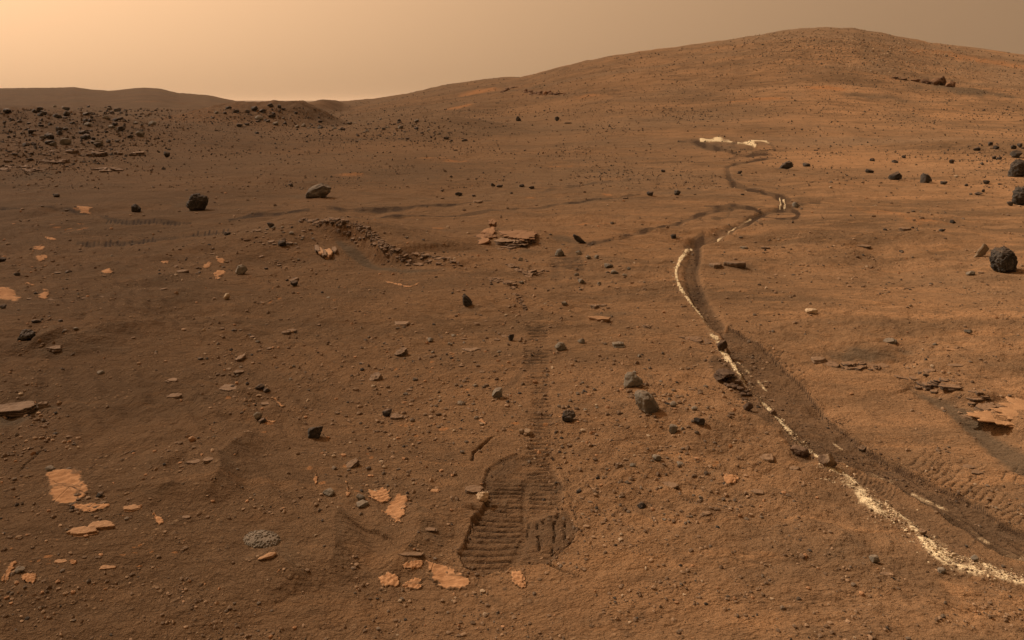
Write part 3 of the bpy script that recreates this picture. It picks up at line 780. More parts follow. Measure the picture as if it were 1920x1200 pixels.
# ---------------------------------------------------------------- the ground sheet
def build_ground():
    Y = [-6, -4, -2.5, -1.5, -.8, -.2, .3, .7, 1.0, 1.25, 1.45, 1.6, 1.75, 1.88]
    py = np.concatenate([np.arange(1330, 600, -1.5), np.arange(600, 262, -1.7)])
    Y = np.concatenate([Y, 2250.0 / (py - 190), np.exp(np.linspace(math.log(31.6), math.log(125), 300)), np.exp(np.linspace(math.log(126.5), math.log(300), 90)), np.exp(np.linspace(math.log(320), math.log(9000), 45))])
    w = np.concatenate([[-4, -2.4, -1.6, -1.15, -.92, -.8, -.73], np.linspace(-.69, .69, 820), [.73, .8, .92, 1.15, 1.6, 2.4, 4]])
    g = np.maximum(Y, 0.9) + 0.6
    X = g[:, None] * w[None]; YY = np.repeat(Y[:, None], len(w), 1)
    z, M = terrain(X.ravel(), YY.ravel())
    GRID.update(Y=Y, w=w, z=z.reshape(X.shape))
    v = np.column_stack([X.ravel(), YY.ravel(), z])
    nr, nc = X.shape
    i = (np.arange(nr - 1)[:, None] * nc + np.arange(nc - 1)[None]).ravel()
    f = np.column_stack([i, i + 1, i + nc + 1, i + nc])
    o = link_mesh('ground', v, f, M_GROUND)
    a = o.data.attributes.new('soil', 'FLOAT_COLOR', 'POINT')
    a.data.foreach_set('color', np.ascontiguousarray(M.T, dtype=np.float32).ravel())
    o['kind'] = 'structure'
    return o
build_ground()
# ---------------------------------------------------------------- rock shapes
rng = np.random.default_rng(7)
def ico(sub):
    bm = bmesh.new(); bmesh.ops.create_icosphere(bm, subdivisions=sub, radius=1.0)
    v = np.array([p.co[:] for p in bm.verts]); f = np.array([[q.index for q in p.verts] for p in bm.faces])
    bm.free(); return v, f
ICO = {k: ico(k) for k in (1, 2, 3, 4, 5)}
def fit(v, w, d, h):
    lo, hi = v.min(0), v.max(0)
    c = (lo + hi) / 2
    v = (v - c) / np.maximum(hi - lo, 1e-6) * np.array([w, d, h])
    v[:, 2] -= v[:, 2].min()
    return v
def boulder(seed, sub=3, cuts=12, rough=0.06, fine=0.03, planes=None):
    """a block knocked into facets, then weathered"""
    r = np.random.default_rng(seed)
    v, f = ICO[sub]; v = v.copy()
    cuts = cuts + 4
    N = r.normal(size=(cuts, 3)); N /= np.linalg.norm(N, axis=1)[:, None]
    D = r.uniform(0.48, 0.82, cuts)
    if planes is not None:
        P = np.array(planes, float)
        n = P[:, :3] / np.linalg.norm(P[:, :3], axis=1)[:, None]
        N = np.vstack([N, n]); D = np.concatenate([D, P[:, 3]])
    for _ in range(2):
        for n, d in zip(N, D):
            t = v @ n - d
            v -= np.outer(np.maximum(t, 0), n)
    nrm = v / (np.linalg.norm(v, axis=1)[:, None] + 1e-6)
    disp = rough * noise3(v * 2.2 + seed % 97, seed) + fine * noise3(v * 6 + 11, seed + 1) + fine * .6 * noise3(v * 14 + 5, seed + 2)
    return v + nrm * disp[:, None], f
def lumpy(seed, sub=4):
    """vesicular block, knobbly all over"""
    v, f = boulder(seed, sub, 9, 0.12, 0.05)
    nrm = v / (np.linalg.norm(v, axis=1)[:, None] + 1e-6)
    k = 1 - np.abs(noise3(v * 7 + 3, seed + 5)) * 2
    k2 = 1 - np.abs(noise3(v * 15 + 9, seed + 6)) * 2
    return v - nrm * (0.055 * np.maximum(k, 0) + 0.03 * np.maximum(k2, 0))[:, None], f
def plate(seed, layers=3, seg=36, elong=1.0, jag=0.22, top_rough=0.05, taper=0.06):
    """a slab of bedded rock: an angular broken outline whose beds break back unevenly"""
    r = np.random.default_rng(seed)
    th = np.linspace(0, 2 * math.pi, seg, endpoint=False)
    p = np.column_stack([np.cos(th), np.sin(th)])
    k = int(r.integers(5, 9))
    ca = np.sort((np.arange(k) + r.uniform(-.38, .38, k)) / k * 2 * math.pi)
    cr = r.uniform(.62, 1.1, k)
    cx, cy = cr * np.cos(ca), cr * np.sin(ca)
    R = np.full(seg, 9.0)
    for i in range(k):                      # ray against each straight side
        ax, ay, bx, by = cx[i], cy[i], cx[(i + 1) % k], cy[(i + 1) % k]
        dx, dy = bx - ax, by - ay
        den = p[:, 0] * dy - p[:, 1] * dx
        t = (ax * dy - ay * dx) / np.where(np.abs(den) < 1e-6, 1e-6, den)
        qx, qy = p[:, 0] * t - ax, p[:, 1] * t - ay
        m = (qx * dx + qy * dy) / (dx * dx + dy * dy)
        R = np.where((t > 0) & (m >= -1e-3) & (m <= 1.001) & (t < R), t, R)
    R = np.where(R > 3, .8, R)
    jit = r.normal(0, 1, seg)
    rings = []
    offs = np.zeros((layers, 2)); sc = np.ones(layers); pr = []
    for l in range(layers):
        offs[l] = r.normal(0, .05, 2)
        sc[l] = 1 - r.uniform(0, .16)
        pr.append(1 + jag * (.55 * noise3(np.column_stack([p * 2.2 + l * 5.3, np.full(seg, .3)]), seed + 9 + l) + .45 * noise3(np.column_stack([p * 7 + l * 3.1, np.full(seg, .3)]), seed + 29 + l) + .12 * r.normal(0, 1, seg)))
    zz = np.concatenate([[0], np.cumsum(r.uniform(.5, 1.5, layers))]); zz /= zz[-1]
    for l in range(layers):
        for q, e in ((0.0, .90), (.12, .99), (.85, 1.0), (1.0, .95)):
            rad = R * sc[l] * pr[l] * e
            z = zz[l] + (zz[l + 1] - zz[l]) * q
            rings.append(np.column_stack([p * rad[:, None] + offs[l], z + .05 * noise3(np.column_stack([p * 3, np.full(seg, l * .9)]), seed + 77) * (q > 0)]))
    rad = rings[-1]
    for s in (.9, .74, .55, .34, .15):
        q = rad.copy(); q[:, :2] *= s
        xy = q[:, :2]
        q[:, 2] = 1 + top_rough * 7 * (noise3(np.column_stack([xy * 2.3, np.full(seg, .7)]), seed + 3) * .6 + .45 * noise3(np.column_stack([xy * 6, np.full(seg, .2)]), seed + 4)) * (1.1 - s * .7)
        rings.append(q)
    v = np.vstack(rings + [np.array([[0, 0, 1.0]]), np.array([[0, 0, 0.0]])])
    n = len(rings)
    a = (np.arange(n - 1)[:, None] * seg + np.arange(seg)[None]).ravel()
    b = (np.arange(n - 1)[:, None] * seg + (np.arange(seg)[None] + 1) % seg).ravel()
    j = np.arange(seg); j2 = (j + 1) % seg
    f = np.vstack([np.column_stack([a, b, b + seg]), np.column_stack([a, b + seg, a + seg]),
                   np.column_stack([(n - 1) * seg + j, (n - 1) * seg + j2, np.full(seg, n * seg)]), np.column_stack([j2, j, np.full(seg, n * seg + 1)])])
    v[:, 0] *= elong
    return v, f
def rotz(v, a):
    c, s = math.cos(a), math.sin(a)
    return np.column_stack([v[:, 0] * c - v[:, 1] * s, v[:, 0] * s + v[:, 1] * c, v[:, 2]])
def tilt(v, ax, ay):
    c, s = math.cos(ax), math.sin(ax)
    v = np.column_stack([v[:, 0], v[:, 1] * c - v[:, 2] * s, v[:, 1] * s + v[:, 2] * c])
    c, s = math.cos(ay), math.sin(ay)
    return np.column_stack([v[:, 0] * c + v[:, 2] * s, v[:, 1], -v[:, 0] * s + v[:, 2] * c])
def hull(outline, seed, depth=0.8, rough=0.05, sub=3, lumps=False):
    """a boulder whose side view is the given outline (x right, z up)"""
    r = np.random.default_rng(seed)
    o = np.array(outline, float); c = (o.min(0) + o.max(0)) / 2; ext = (o.max(0) - o.min(0)).max()
    pts = []
    for k, (yy, sc) in enumerate(((-.5, .62), (-.28, .9), (0, 1), (.28, .9), (.5, .6))):
        for q in o:
            p = c + (q - c) * sc * (1 + r.uniform(-.05, .05) * (yy != 0))
            if yy != 0: p = p + np.array([0, -(1 - sc) * .25 * (q[1] - o[:, 1].min()) * .5])
            pts.append((p[0], yy * depth * ext * r.uniform(.85, 1.1), p[1]))
    bm = bmesh.new()
    for p in pts: bm.verts.new(p)
    res = bmesh.ops.convex_hull(bm, input=bm.verts)
    bmesh.ops.delete(bm, geom=[g for g in res['geom_interior'] if isinstance(g, bmesh.types.BMVert)], context='VERTS')
    for _ in range(sub):
        bmesh.ops.subdivide_edges(bm, edges=[e for e in bm.edges if e.calc_length() > ext * .06], cuts=1, use_grid_fill=True)
        bmesh.ops.triangulate(bm, faces=bm.faces)
    bm.verts.index_update()
    v = np.array([p.co[:] for p in bm.verts]); f = np.array([[q.index for q in p.verts] for p in bm.faces])
    bm.free()
    cc0 = (v.max(0) + v.min(0)) / 2
    for _ in range(11):                      # knock off a few corners
        nn = r.normal(size=3); nn /= np.linalg.norm(nn)
        if nn[2] < -.2: continue
        t = (v - cc0) @ nn; lim = np.max(t) * r.uniform(.72, .92)
        v = v - np.outer(np.maximum(t - lim, 0), nn) * .9
    cc = v.mean(0); nrm = v - cc; nrm /= np.linalg.norm(nrm, axis=1)[:, None] + 1e-6
    u = v / ext
    v = v + nrm * (ext * (rough * noise3(u * 4 + 3, seed) + rough * .6 * noise3(u * 10 + 7, seed + 1) + rough * .35 * noise3(u * 22, seed + 2)))[:, None]
    if lumps:
        k = 1 - np.abs(noise3(u * 9 + 3, seed + 5)) * 2; k2 = 1 - np.abs(noise3(u * 19 + 9, seed + 6)) * 2
        v = v - nrm * (ext * (.045 * np.maximum(k, 0) + .03 * np.maximum(k2, 0)))[:, None]
    return v, f

PLACED = []
def put(name, v, f, mat, x, y, sink, label, cat, group=None, parent=None):
    z = Hz([x], [y])[0] - sink
    o = link_mesh(name, v, f, mat, parent)
    o.location = (x, y, z)
    if parent is None:
        tag(o, label, cat, group)
    PLACED.append((x, y, max(np.ptp(v[:, 0]), np.ptp(v[:, 1])) / 2))
    return o
SEED = [100]
def rock(box, style, label, name=None, hf=1.0, cat=None, group=None, shape=None, outline=None, asp=0.85, ang=None, tl=(0, 0), seed=None, layers=3):
    """one rock seen in picture box (x0, y0, x1, y1)"""
    x0, y0, x1, y1 = box
    SEED[0] += 17
    sd = seed or SEED[0]
    r = np.random.default_rng(sd)
    cx = (x0 + x1) / 2
    P = hit([(cx, y1)])[0]
    Y = P[1]; px = Y / F
    w = (x1 - x0) * px
    v_ = (y1 - HOR) / F
    if shape is None:
        shape = {'b': 'boulder', 'v': 'lumpy', 'g': 'boulder', 's': 'plate', 't': 'plate', 'o': 'plate', 'w': 'boulder', 'h': 'boulder', 'c': 'boulder', 'k': 'boulder', 'r': 'boulder', 'y': 'plate'}[style]
    hp = (y1 - y0) * px
    big = (x1 - x0)
    if shape == 'plate':
        d = min(w * asp, hp * 0.72 / max(v_, .05))
        h = max(hp - d * v_, hp * .3)
        v, f = plate(sd, layers, 64 if big > 30 else 44 if big > 18 else 28, 1.0)
        v = rotz(v, r.uniform(0, 6.28) if ang is None else ang)
        v = fit(v, w, d, h)
        v = tilt(v, tl[0], tl[1])
        sink = h * 0.28
    else:
        d = w * asp
        h = max(hp - d * v_ * .25, hp * .6)
        sub = 5 if big > 34 else 4 if big > 16 else 3
        if outline is not None:
            v, f = hull(outline, sd, asp, .05, 4 if big > 38 else 3, style == 'v')
        elif shape == 'lumpy':
            v, f = lumpy(sd, sub)
        else:
            v, f = boulder(sd, min(sub, 4), 12)
        if outline is None: v = rotz(v, r.uniform(0, 6.28) if ang is None else ang)
        v = fit(v, w, d, h * 1.12 * hf)
        sink = h * 0.12
    nm = name or {'plate': 'rock_plate', 'lumpy': 'boulder', 'boulder': 'rock'}[shape]
    ct = cat or {'plate': 'rock plate'}.get(shape, 'rock')
    yc = Y + d * .42
    return put(nm, v, f, MAT[style], P[0] * (1 + d * .42 / Y), yc, sink, label, ct, group)

# ---------------------------------------------------------------- the rocks one can pick out
R_ = rock
# dark boulders on the plain, far left to right
R_((349, 360, 391, 394), 'v', 'dark pitted boulder standing on bare sand before the boulder-strewn ridge', 'boulder', outline=[(0, .45), (.08, .72), (.3, .9), (.48, 1), (.75, .88), (.98, .72), (1, .5), (.9, .2), (.8, 0), (.3, 0), (.15, .15)], asp=.8)
R_((247, 378, 264, 394), 'v', 'small dark rock with pointed top beside the dark pitted boulder', outline=[(0, .6), (.12, 1), (.5, .95), (1, .5), (.95, .1), (.5, 0), (.1, .1)])
R_((571, 344, 621, 372), 'h', 'grey boulder leaning right with a pale wind-cut left face', 'boulder', outline=[(0, .15), (.05, .4), (.3, .72), (.62, 1), (.85, .95), (1, .78), (.95, .45), (.82, .12), (.7, 0), (.35, .0), (.1, .06)], asp=.6, seed=911)
R_((307, 284, 319, 296), 'b', 'round dark rock alone on the flat sand below the rock ledges')
R_((101, 361, 113, 368), 'b', 'flat dark stone lying on sand in front of the boulder-strewn ridge')
R_((541, 343, 550, 350), 'b', 'small upright dark stone behind the leaning grey boulder')
R_((501, 414, 515, 424), 'b', 'rounded dark rock beside the rubble mound by the old wheel track')
R_((521, 452, 537, 465), 'b', 'blocky dark rock on the slope of the rubble mound')
R_((420, 436, 432, 443), 'b', 'dark stone at the end of the old tread track')
R_((441, 496, 463, 515), 'g', 'smooth grey boulder beside orange bedrock patches', 'boulder', outline=[(0, .35), (.1, .7), (.35, .95), (.7, 1), (.95, .7), (1, .4), (.8, .1), (.5, 0), (.15, .05)])
R_((420, 553, 431, 565), 'w', 'small bright white stone standing on brown sand')
R_((1512, 581, 1533, 592), 'w', 'cream white knobbly stone on open orange sand', shape='boulder')
R_((1856, 463, 1912, 512), 'v', 'large round black boulder with deeply pitted cauliflower surface', 'boulder', outline=[(0, .45), (.05, .7), (.2, .92), (.45, 1), (.7, .95), (.85, .75), (1, .45), (.98, .2), (.8, .06), (.5, 0), (.15, .0), (.06, .2)], asp=.85, seed=313)
R_((1459, 302, 1487, 319), 'b', 'dark elongated boulder with rounded top and low left end', 'boulder', outline=[(0, .05), (.2, .4), (.5, .75), (.8, 1), (1, .7), (1, .4), (.7, .2), (.3, 0)], asp=.5)
R_((1505, 305, 1519, 313), 'b', 'pair-shaped dark rock beside the elongated boulder')
R_((1623, 316, 1637, 324), 'b', 'low dome-shaped dark rock on the orange plain')
R_((1667, 321, 1692, 338), 'b', 'dark wedge-shaped boulder with a high right end', 'boulder', outline=[(0, .25), (.1, .5), (.6, .85), (.92, 1), (1, .5), (.97, .2), (.5, .05), (.05, 0)], asp=.7)
R_((1726, 325, 1747, 344), 'b', 'dark upright boulder with flat front face beside the wedge-shaped one', 'boulder', outline=[(0, .1), (.03, .8), (.2, 1), (.55, .95), (.75, .65), (1, .45), (.98, .2), (.5, .1), (.08, 0)], asp=.7)
R_((1891, 299, 1932, 333), 'v', 'tall pointed black boulder on the stony rise', 'boulder', outline=[(0, .1), (.05, .6), (.35, 1), (.6, .85), (1, .5), (.95, .25), (.5, .2), (.2, .0)], asp=.7)
R_((1897, 350, 1942, 387), 'v', 'large dark grey boulder with smooth sloping top', 'boulder', outline=[(0, .3), (.1, .65), (.35, .95), (.6, 1), (.9, .7), (1, .3), (.8, 0), (.25, .05)], asp=.8)
R_((1888, 378, 1900, 387), 'v', 'small knobbly dark rock tucked against the large grey boulder')
R_((1894, 281, 1918, 296), 'v', 'cluster-like dark rock behind the tall pointed boulder')
R_((1825, 275, 1838, 283), 'b', 'dark rounded rock on the stony rise with a flat underside')
for i, bx in enumerate([(1862, 273, 1873, 280), (1852, 264, 1861, 272), (1780, 299, 1790, 308), (1631, 292, 1641, 299), (1690, 291, 1699, 297), (1672, 299, 1683, 305), (1383, 319, 1392, 326), (1765, 339, 1776, 346), (1809, 345, 1816, 350), (1860, 292, 1868, 299), (1869, 294, 1878, 300), (1827, 360, 1842, 367), (1841, 357, 1847, 363), (1842, 336, 1855, 344), (1895, 272, 1905, 280), (1908, 268, 1918, 277), (1784, 427, 1792, 433) if 0 else (1780, 408, 1792, 416), (1761, 431, 1772, 437), (1838, 305, 1845, 311)]):
    R_(bx, 'b', 'small dark rock scattered among the boulders of the stony rise', group='dark rocks of the stony rise')
R_((1258, 440, 1268, 449), 'b', 'dark cube-shaped stone beside the white end of the trench', outline=[(0, 0), (0, .9), (.2, 1), (1, .95), (1, .05)])
R_((1486, 379, 1500, 390), 'g', 'dark rounded rock sitting at the bend of the dragged trench')
R_((1335, 318, 1345, 324) if 0 else (1239, 317, 1248, 323), 'b', 'lone dark stone left of the trench bends')
R_((1213, 358, 1225, 367), 'b', 'dark rock with pale base near the crossing of old tracks')
R_((1264, 357, 1277, 367), 'v', 'dark knobbly rock near the crossing of old tracks')
R_((1167, 367, 1179, 372), 's', 'low dark slab on the plain beside an orange streak')
for bx in [(853, 356, 867, 364), (973, 346, 983, 352), (991, 350, 1002, 356), (931, 347, 943, 353), (885, 365, 892, 369), (826, 353, 833, 358), (920, 340, 929, 347), (956, 360, 962, 364)]:
    R_(bx, 'b', 'small dark rock in the scatter on the plain behind the old tracks', group='dark rocks behind the old tracks')
R_((887, 378, 905, 385), 's', 'low pale brown slab beside the old wheel track', layers=2)
R_((967, 216, 977, 226), 'b', 'dark round boulder alone at the foot of the long hill slope')
R_((1040, 217, 1049, 226), 'b', 'dark boulder with lit left face at the hill foot')
R_((1058, 226, 1071, 231), 's', 'low flat rock at the foot of the long hill slope')
# middle ground
R_((867, 553, 886, 577), 'v', 'upright dark jagged rock with a black right side', 'rock', outline=[(0, .5), (.05, .95), (.2, 1), (.45, .8), (.7, .6), (1, .15), (.8, 0), (.3, .0), (.1, .1)], asp=.7)
R_((738, 602, 768, 614), 's', 'flat dark slab with a raised right end on reddish sand')
R_((743, 647, 768, 669), 's', 'broken brown rock tilted up out of the sand', asp=.9, tl=(.25, -.35))
R_((695, 691, 720, 713), 's', 'tilted pale brown plate leaning on the sand', asp=1.0, tl=(.35, -.3))
R_((865, 646, 901, 660), 's', 'low flat tan slab with broken edge near the old tread print', layers=2)
R_((953, 626, 964, 639), 'b', 'narrow dark upright stone left of the old tread print')
R_((1040, 642, 1063, 658), 'g', 'angular grey rock beside the old tread print', outline=[(0, .3), (.4, 1), (.75, .85), (1, .35), (.9, 0), (.3, 0)])
R_((1148, 635, 1173, 653), 'g', 'flat grey plate lying on sand with pointed right end', shape='plate', layers=2)
R_((1083, 634, 1097, 644), 'g', 'small knobbly grey rock between the grey rocks by the tread print')
R_((1169, 699, 1206, 728), 'g', 'grey pyramid-shaped rock with a sharp peak', 'rock', outline=[(0, .0), (.12, .7), (.3, 1), (.65, .75), (1, .35), (.85, .1), (.4, .0)], asp=.75, seed=77)
R_((1190, 741, 1236, 783), 'g', 'large smooth flat-faced grey rock with one dark pit', 'rock', outline=[(0, .75), (.1, 1), (.5, .95), (.75, .7), (1, .25), (.85, .08), (.4, 0), (.15, .2)], asp=.9, seed=78)
R_((1255, 757, 1268, 769), 'g', 'small rounded grey stone right of the flat-faced grey rock')
R_((1253, 796, 1271, 812), 'g', 'squarish grey stone on gravel below the flat-faced rock')
R_((1102, 590, 1145, 604), 't', 'thin pointed tan slab overhanging a dark shadow', asp=.6, layers=2, ang=0)
R_((1107, 566, 1124, 578), 's', 'small brown slab behind the thin pointed tan one')
R_((1122, 564, 1139, 572), 's', 'flat brown plate touching the small slab behind the pointed one')
R_((1040, 465, 1058, 480), 'g', 'grey angular rock beside the layered table outcrop', outline=[(0, .2), (.25, 1), (.6, .95), (1, .4), (.7, 0), (.1, 0)])
R_((1074, 441, 1101, 459), 'b', 'dark slab tilted on edge at the start of the old track', 'rock_plate', outline=[(0, .85), (.08, 1), (.25, .95), (.6, .5), (1, .05), (.8, 0), (.4, .2), (.1, .55)], asp=.35, cat='rock plate')
for bx in [(1133, 491, 1150, 500), (1145, 505, 1160, 514), (1084, 524, 1097, 532), (1077, 509, 1086, 515), (973, 527, 983, 534), (1120, 528, 1127, 534), (1079, 470, 1091, 479), (1098, 480, 1108, 487), (1115, 480, 1123, 487), (1053, 568, 1064, 575), (971, 482, 981, 489), (1175, 500, 1183, 506), (1167, 515, 1176, 520)]:
    R_(bx, 'g', 'small dark grey rock on the sand around the layered table outcrop', group='grey rocks around the table outcrop')
R_((1357, 482, 1398, 500), 's', 'dark overhanging slab on sand right of the salt-edged trench', asp=.5, layers=2)
R_((1387, 457, 1402, 464), 'g', 'small grey slab behind the dark overhanging one', shape='plate')
R_((1426, 458, 1444, 466), 's', 'small brown broken slab on the sand beyond the trench')
R_((1330, 486, 1354, 500), 's', 'low pale slab half buried beside the trench', layers=1)
R_((1606, 455, 1632, 462), 's', 'long thin tan slab on the orange plain', layers=1, ang=0)
R_((1686, 427, 1707, 437), 's', 'broken tan slab among ripples of the stony rise')
R_((1825, 458, 1855, 483), 'y', 'smooth pale olive fin standing in for a data gap beside the large round black boulder', 'rock_fin', cat='rock', shape='boulder', outline=[(0, 0), (.3, .45), (.68, 1), (1, .65), (.7, .2), (.3, .02)], asp=.22)  # fin shape standing in for a patch of missing data
R_((1811, 510, 1828, 519), 'g', 'small knobbly stone near the foot of the large round black boulder')
R_((1833, 510, 1844, 515), 's', 'tiny dark slab at the foot of the large round black boulder')
R_((1657, 628, 1682, 643), 'g', 'grey slab tilted in the sandy hollow', shape='plate', layers=2, tl=(.1, -.3))
R_((1522, 663, 1551, 682), 's', 'curled brown flake of rock at the edge of the sandy hollow', layers=2)
R_((1808, 617, 1823, 625), 'g', 'small grey rock on the open gravel slope')
R_((1747, 645, 1759, 650), 'g', 'small flat grey rock on the gravel slope above the broken ledge')
R_((1774, 657, 1796, 664), 't', 'thin straight tan sliver of rock on gravel', layers=1, ang=0)
R_((1774, 688, 1812, 695), 's', 'row of small brown chips on gravel above the broken ledge', layers=1)
# left middle and foreground
R_((33, 626, 68, 649), 'v', 'dark ragged rock with holes on the dune crest', asp=.7)
R_((87, 649, 118, 666), 's', 'brown wedge of rock hanging over the dune slope', layers=2)
R_((-8, 482, 12, 492), 'b', 'dark angular stone at the foot of the stony plain')
R_((101, 506, 115, 513), 's', 'small dark slab in front of the orange bedrock patch')
R_((26, 512, 37, 519), 'b', 'pair of dark stones beside the orange bedrock')
R_((442, 662, 464, 677), 's', 'thin dark slab tilted up from the brown sand', tl=(.2, -.4), layers=2)
R_((411, 718, 453, 738), 's', 'broad flat brown slab with ragged edge', layers=2, asp=.9)
R_((478, 720, 497, 731), 'b', 'dark rock beside the broad flat brown slab')
R_((494, 725, 506, 734), 'b', 'small dark rock touching the one beside the broad slab')
R_((310, 708, 334, 718), 's', 'grey-brown lens-shaped slab on rippled sand', layers=2)
R_((438, 689, 458, 702), 's', 'crumbly tan slab on rippled sand', layers=2)
R_((182, 695, 196, 702), 'g', 'small rounded stone on the rippled sand')
R_((315, 733, 341, 749), 's', 'pale brown three-cornered slab on dark sand', layers=1)
R_((545, 527, 558, 538), 'b', 'dark angular stone on the pebbly slope')
R_((332, 510, 354, 519), 's', 'pale flat sliver of rock on sand', layers=1)
R_((544, 517, 561, 527), 's', 'slanting grey-brown slab on the pebbly slope', layers=1, tl=(.1, -.25))
R_((528, 617, 545, 629), 's', 'flat brown slab in a pair on the pebbly slope', layers=1)
R_((540, 617, 557, 625), 's', 'dark flat slab beside the flat brown one', layers=1)
R_((473, 605, 490, 613) if 0 else (465, 631, 478, 636), 's', 'small flat dark chip on brown sand', layers=1)
R_((0, 573, 11, 582), 'b', 'dark rounded stone near the orange bedrock patches')
R_((60, 605, 77, 613), 'b', 'small dark rock above the dune crest')
R_((645, 858, 676, 878), 's', 'brown-grey tilted slab with a sharp top edge', tl=(.2, -.45), layers=2)
R_((717, 767, 735, 780), 'b', 'dark rounded rock beside a patch of brown rubble')
R_((732, 769, 760, 786), 's', 'ragged brown lump of rubble beside a dark rounded rock', layers=3)
R_((922, 731, 942, 750), 'g', 'rounded grey-brown rock above the faded tread marks')
R_((1053, 771, 1080, 794), 'v', 'heap-like dark knobbly rock beside the faded tread marks', asp=.8)
R_((983, 803, 1000, 814), 'k', 'rounded tan stone on the faded tread marks')
R_((973, 803, 983, 813), 'k', 'small tan stone beside the rounded tan one on the tread marks')
R_((1223, 849, 1241, 861), 'g', 'dark wedge stone on open gravel')
R_((1153, 863, 1167, 879), 's', 'small upright brown slab on open gravel')
R_((1237, 892, 1273, 911), 's', 'low flat brown slab flush with the gravel', layers=1, asp=.9)
R_((1194, 936, 1212, 949), 'b', 'dark pitted stone on brown sand right of the wheel print', shape='lumpy')
R_((872, 905, 909, 928), 's', 'brown rock broken open at the edge of the wheel print', asp=.8)
R_((893, 926, 917, 944), 'w', 'crumbled pale yellow rubble at the edge of the wheel print', shape='lumpy')
R_((668, 929, 686, 942), 'g', 'dark rounded stone beside orange bedrock, upper of two')
R_((668, 943, 691, 955), 'g', 'brown-grey oval stone beside orange bedrock, lower of two')
R_((786, 994, 821, 1004), 's', 'thin dark-edged slab sticking out of the dune', layers=2, ang=0)
R_((744, 1042, 796, 1052), 's', 'long thin slab edge above the orange bedrock', layers=2, ang=0)
R_((807, 917, 826, 926), 't', 'small tan oval stone left of the wheel print')
R_((-14, 736, 66, 775), 's', 'large layered slab overhanging the dark sand', 'layered_rock', asp=.8, layers=4)
R_((73, 743, 91, 762), 's', 'small broken bits beside the large layered slab', layers=2)
R_((230, 943, 268, 959), 't', 'blocky tan slab with a lit front edge', layers=3)
R_((126, 983, 186, 1007), 't', 'long tan slab pointing left, lower half of a broken pair', layers=2, asp=.5, ang=0)
R_((166, 968, 224, 994), 't', 'long tan slab with dark underside, upper half of a broken pair', layers=3, asp=.5, ang=0)
R_((348, 872, 381, 886), 's', 'brown rock plate jutting out at the dune crest', layers=2)
R_((381, 876, 404, 890), 's', 'knot of small brown rocks at the dune crest', layers=3)
def studded(box, label):
    x0, y0, x1, y1 = box
    P = hit([((x0 + x1) / 2, y1)])[0]; px = P[1] / F
    w = (x1 - x0) * px; d = (y1 - y0) * px / ((y1 - HOR) / F) * .85; h = w * .16
    r = np.random.default_rng(5)
    bv, bf = ICO[3]; v = bv * np.array([w / 2, d / 2, h]); V, Fs = [v], [bf]; n0 = len(v)
    pv, pf = ICO[1]
    for _ in range(260):
        q = r.normal(size=3); q /= np.linalg.norm(q); q[2] = abs(q[2])
        s = w * r.uniform(.016, .042)
        V.append(pv * (1 + r.uniform(-.25, .25, (len(pv), 1))) * s * np.array([1, 1, .9]) + q * np.array([w / 2, d / 2, h]) * .98); Fs.append(pf + n0); n0 += len(pv)
    v = rotz(np.vstack(V), -.42)
    put('knobbly_rock', v, np.vstack(Fs), MAT['g'], P[0] * (1 + d * .4 / P[1]), P[1] + d * .4, h * .1, label, 'rock')
studded((453, 994, 529, 1029), 'dark oval rock covered in knobbly pebble-like bumps')
R_((483, 1055, 519, 1068), 't', 'smooth pale bone-shaped rock on the sand', 'rock', cat='rock', shape='boulder', outline=[(0, .0), (.4, .35), (.65, .9), (.85, 1), (1, .6), (.8, .3), (.5, .05)], asp=.4)
R_((577, 797, 605, 822), 'v', 'dark spiky knobbly rock casting a black shadow', asp=.8)
R_((476, 779, 492, 795), 'g', 'rough grey rock beside a small dark stone')
R_((486, 791, 499, 800), 'b', 'small dark stone touching the rough grey rock')
R_((604, 916, 628, 929), 'g', 'pale grey oval stone on dune sand')
R_((353, 826, 368, 838), 't', 'small tan knobbly stone on the dune', shape='boulder')
R_((187, 1060, 218, 1071), 't', 'bright tan flat slab lying alone on brown sand', layers=2)
R_((102, 1047, 127, 1058), 't', 'bright tan split slab near orange bedrock flecks', layers=2)
R_((29, 1068, 46, 1079), 'g', 'rounded dark grey stone between orange bedrock patches')
R_((180, 921, 194, 931), 'b', 'dark small stone beside the large orange bedrock sheet')
R_((86, 873, 103, 882), 'g', 'small grey stone on the upper edge of the large orange bedrock sheet')
R_((337, 965, 358, 973), 's', 'small flat brown chip beside an orange triangle of bedrock', layers=1)
R_((490, 725, 510, 736) if 0 else (490, 754, 508, 763), 's', 'crumbly brown chip beside an orange bedrock streak', layers=2)
# right foreground
R_((1297, 771, 1309, 780), 'g', 'small dark rounded stone above the dark oval rock')
R_((1300, 790, 1322, 804), 'b', 'dark oval rock on gravel left of the trench')
R_((1423, 835, 1453, 856), 's', 'flat round brown plate on gravel left of the trench', layers=1, asp=.9)
R_((1481, 858, 1500, 874), 's', 'small round brown plate beside the trench', layers=1, asp=.9)
R_((1409, 908, 1432, 922), 's', 'tan lens-shaped stone on open gravel', layers=1)
R_((1316, 957, 1334, 968), 's', 'brown oval stone on open gravel near the orange patch', layers=2)
R_((1612, 822, 1627, 838), 's', 'upright brown slab on the far rim of the trench', layers=2, tl=(.2, -.4))
R_((1803, 865, 1835, 876), 's', 'long flat brown plate among the cleat scratches', layers=1)
R_((1820, 881, 1842, 893), 's', 'flat grey-brown plate below the long one among the scratches', layers=1)
R_((1630, 1043, 1648, 1057), 'g', 'grey-brown stone on smooth sand left of the salt band')
R_((1648, 1074, 1678, 1086), 's', 'pale brown split slab left of the salt band', layers=2)
R_((1756, 1058, 1773, 1069), 'g', 'dark stone at the lower edge of the salt band')
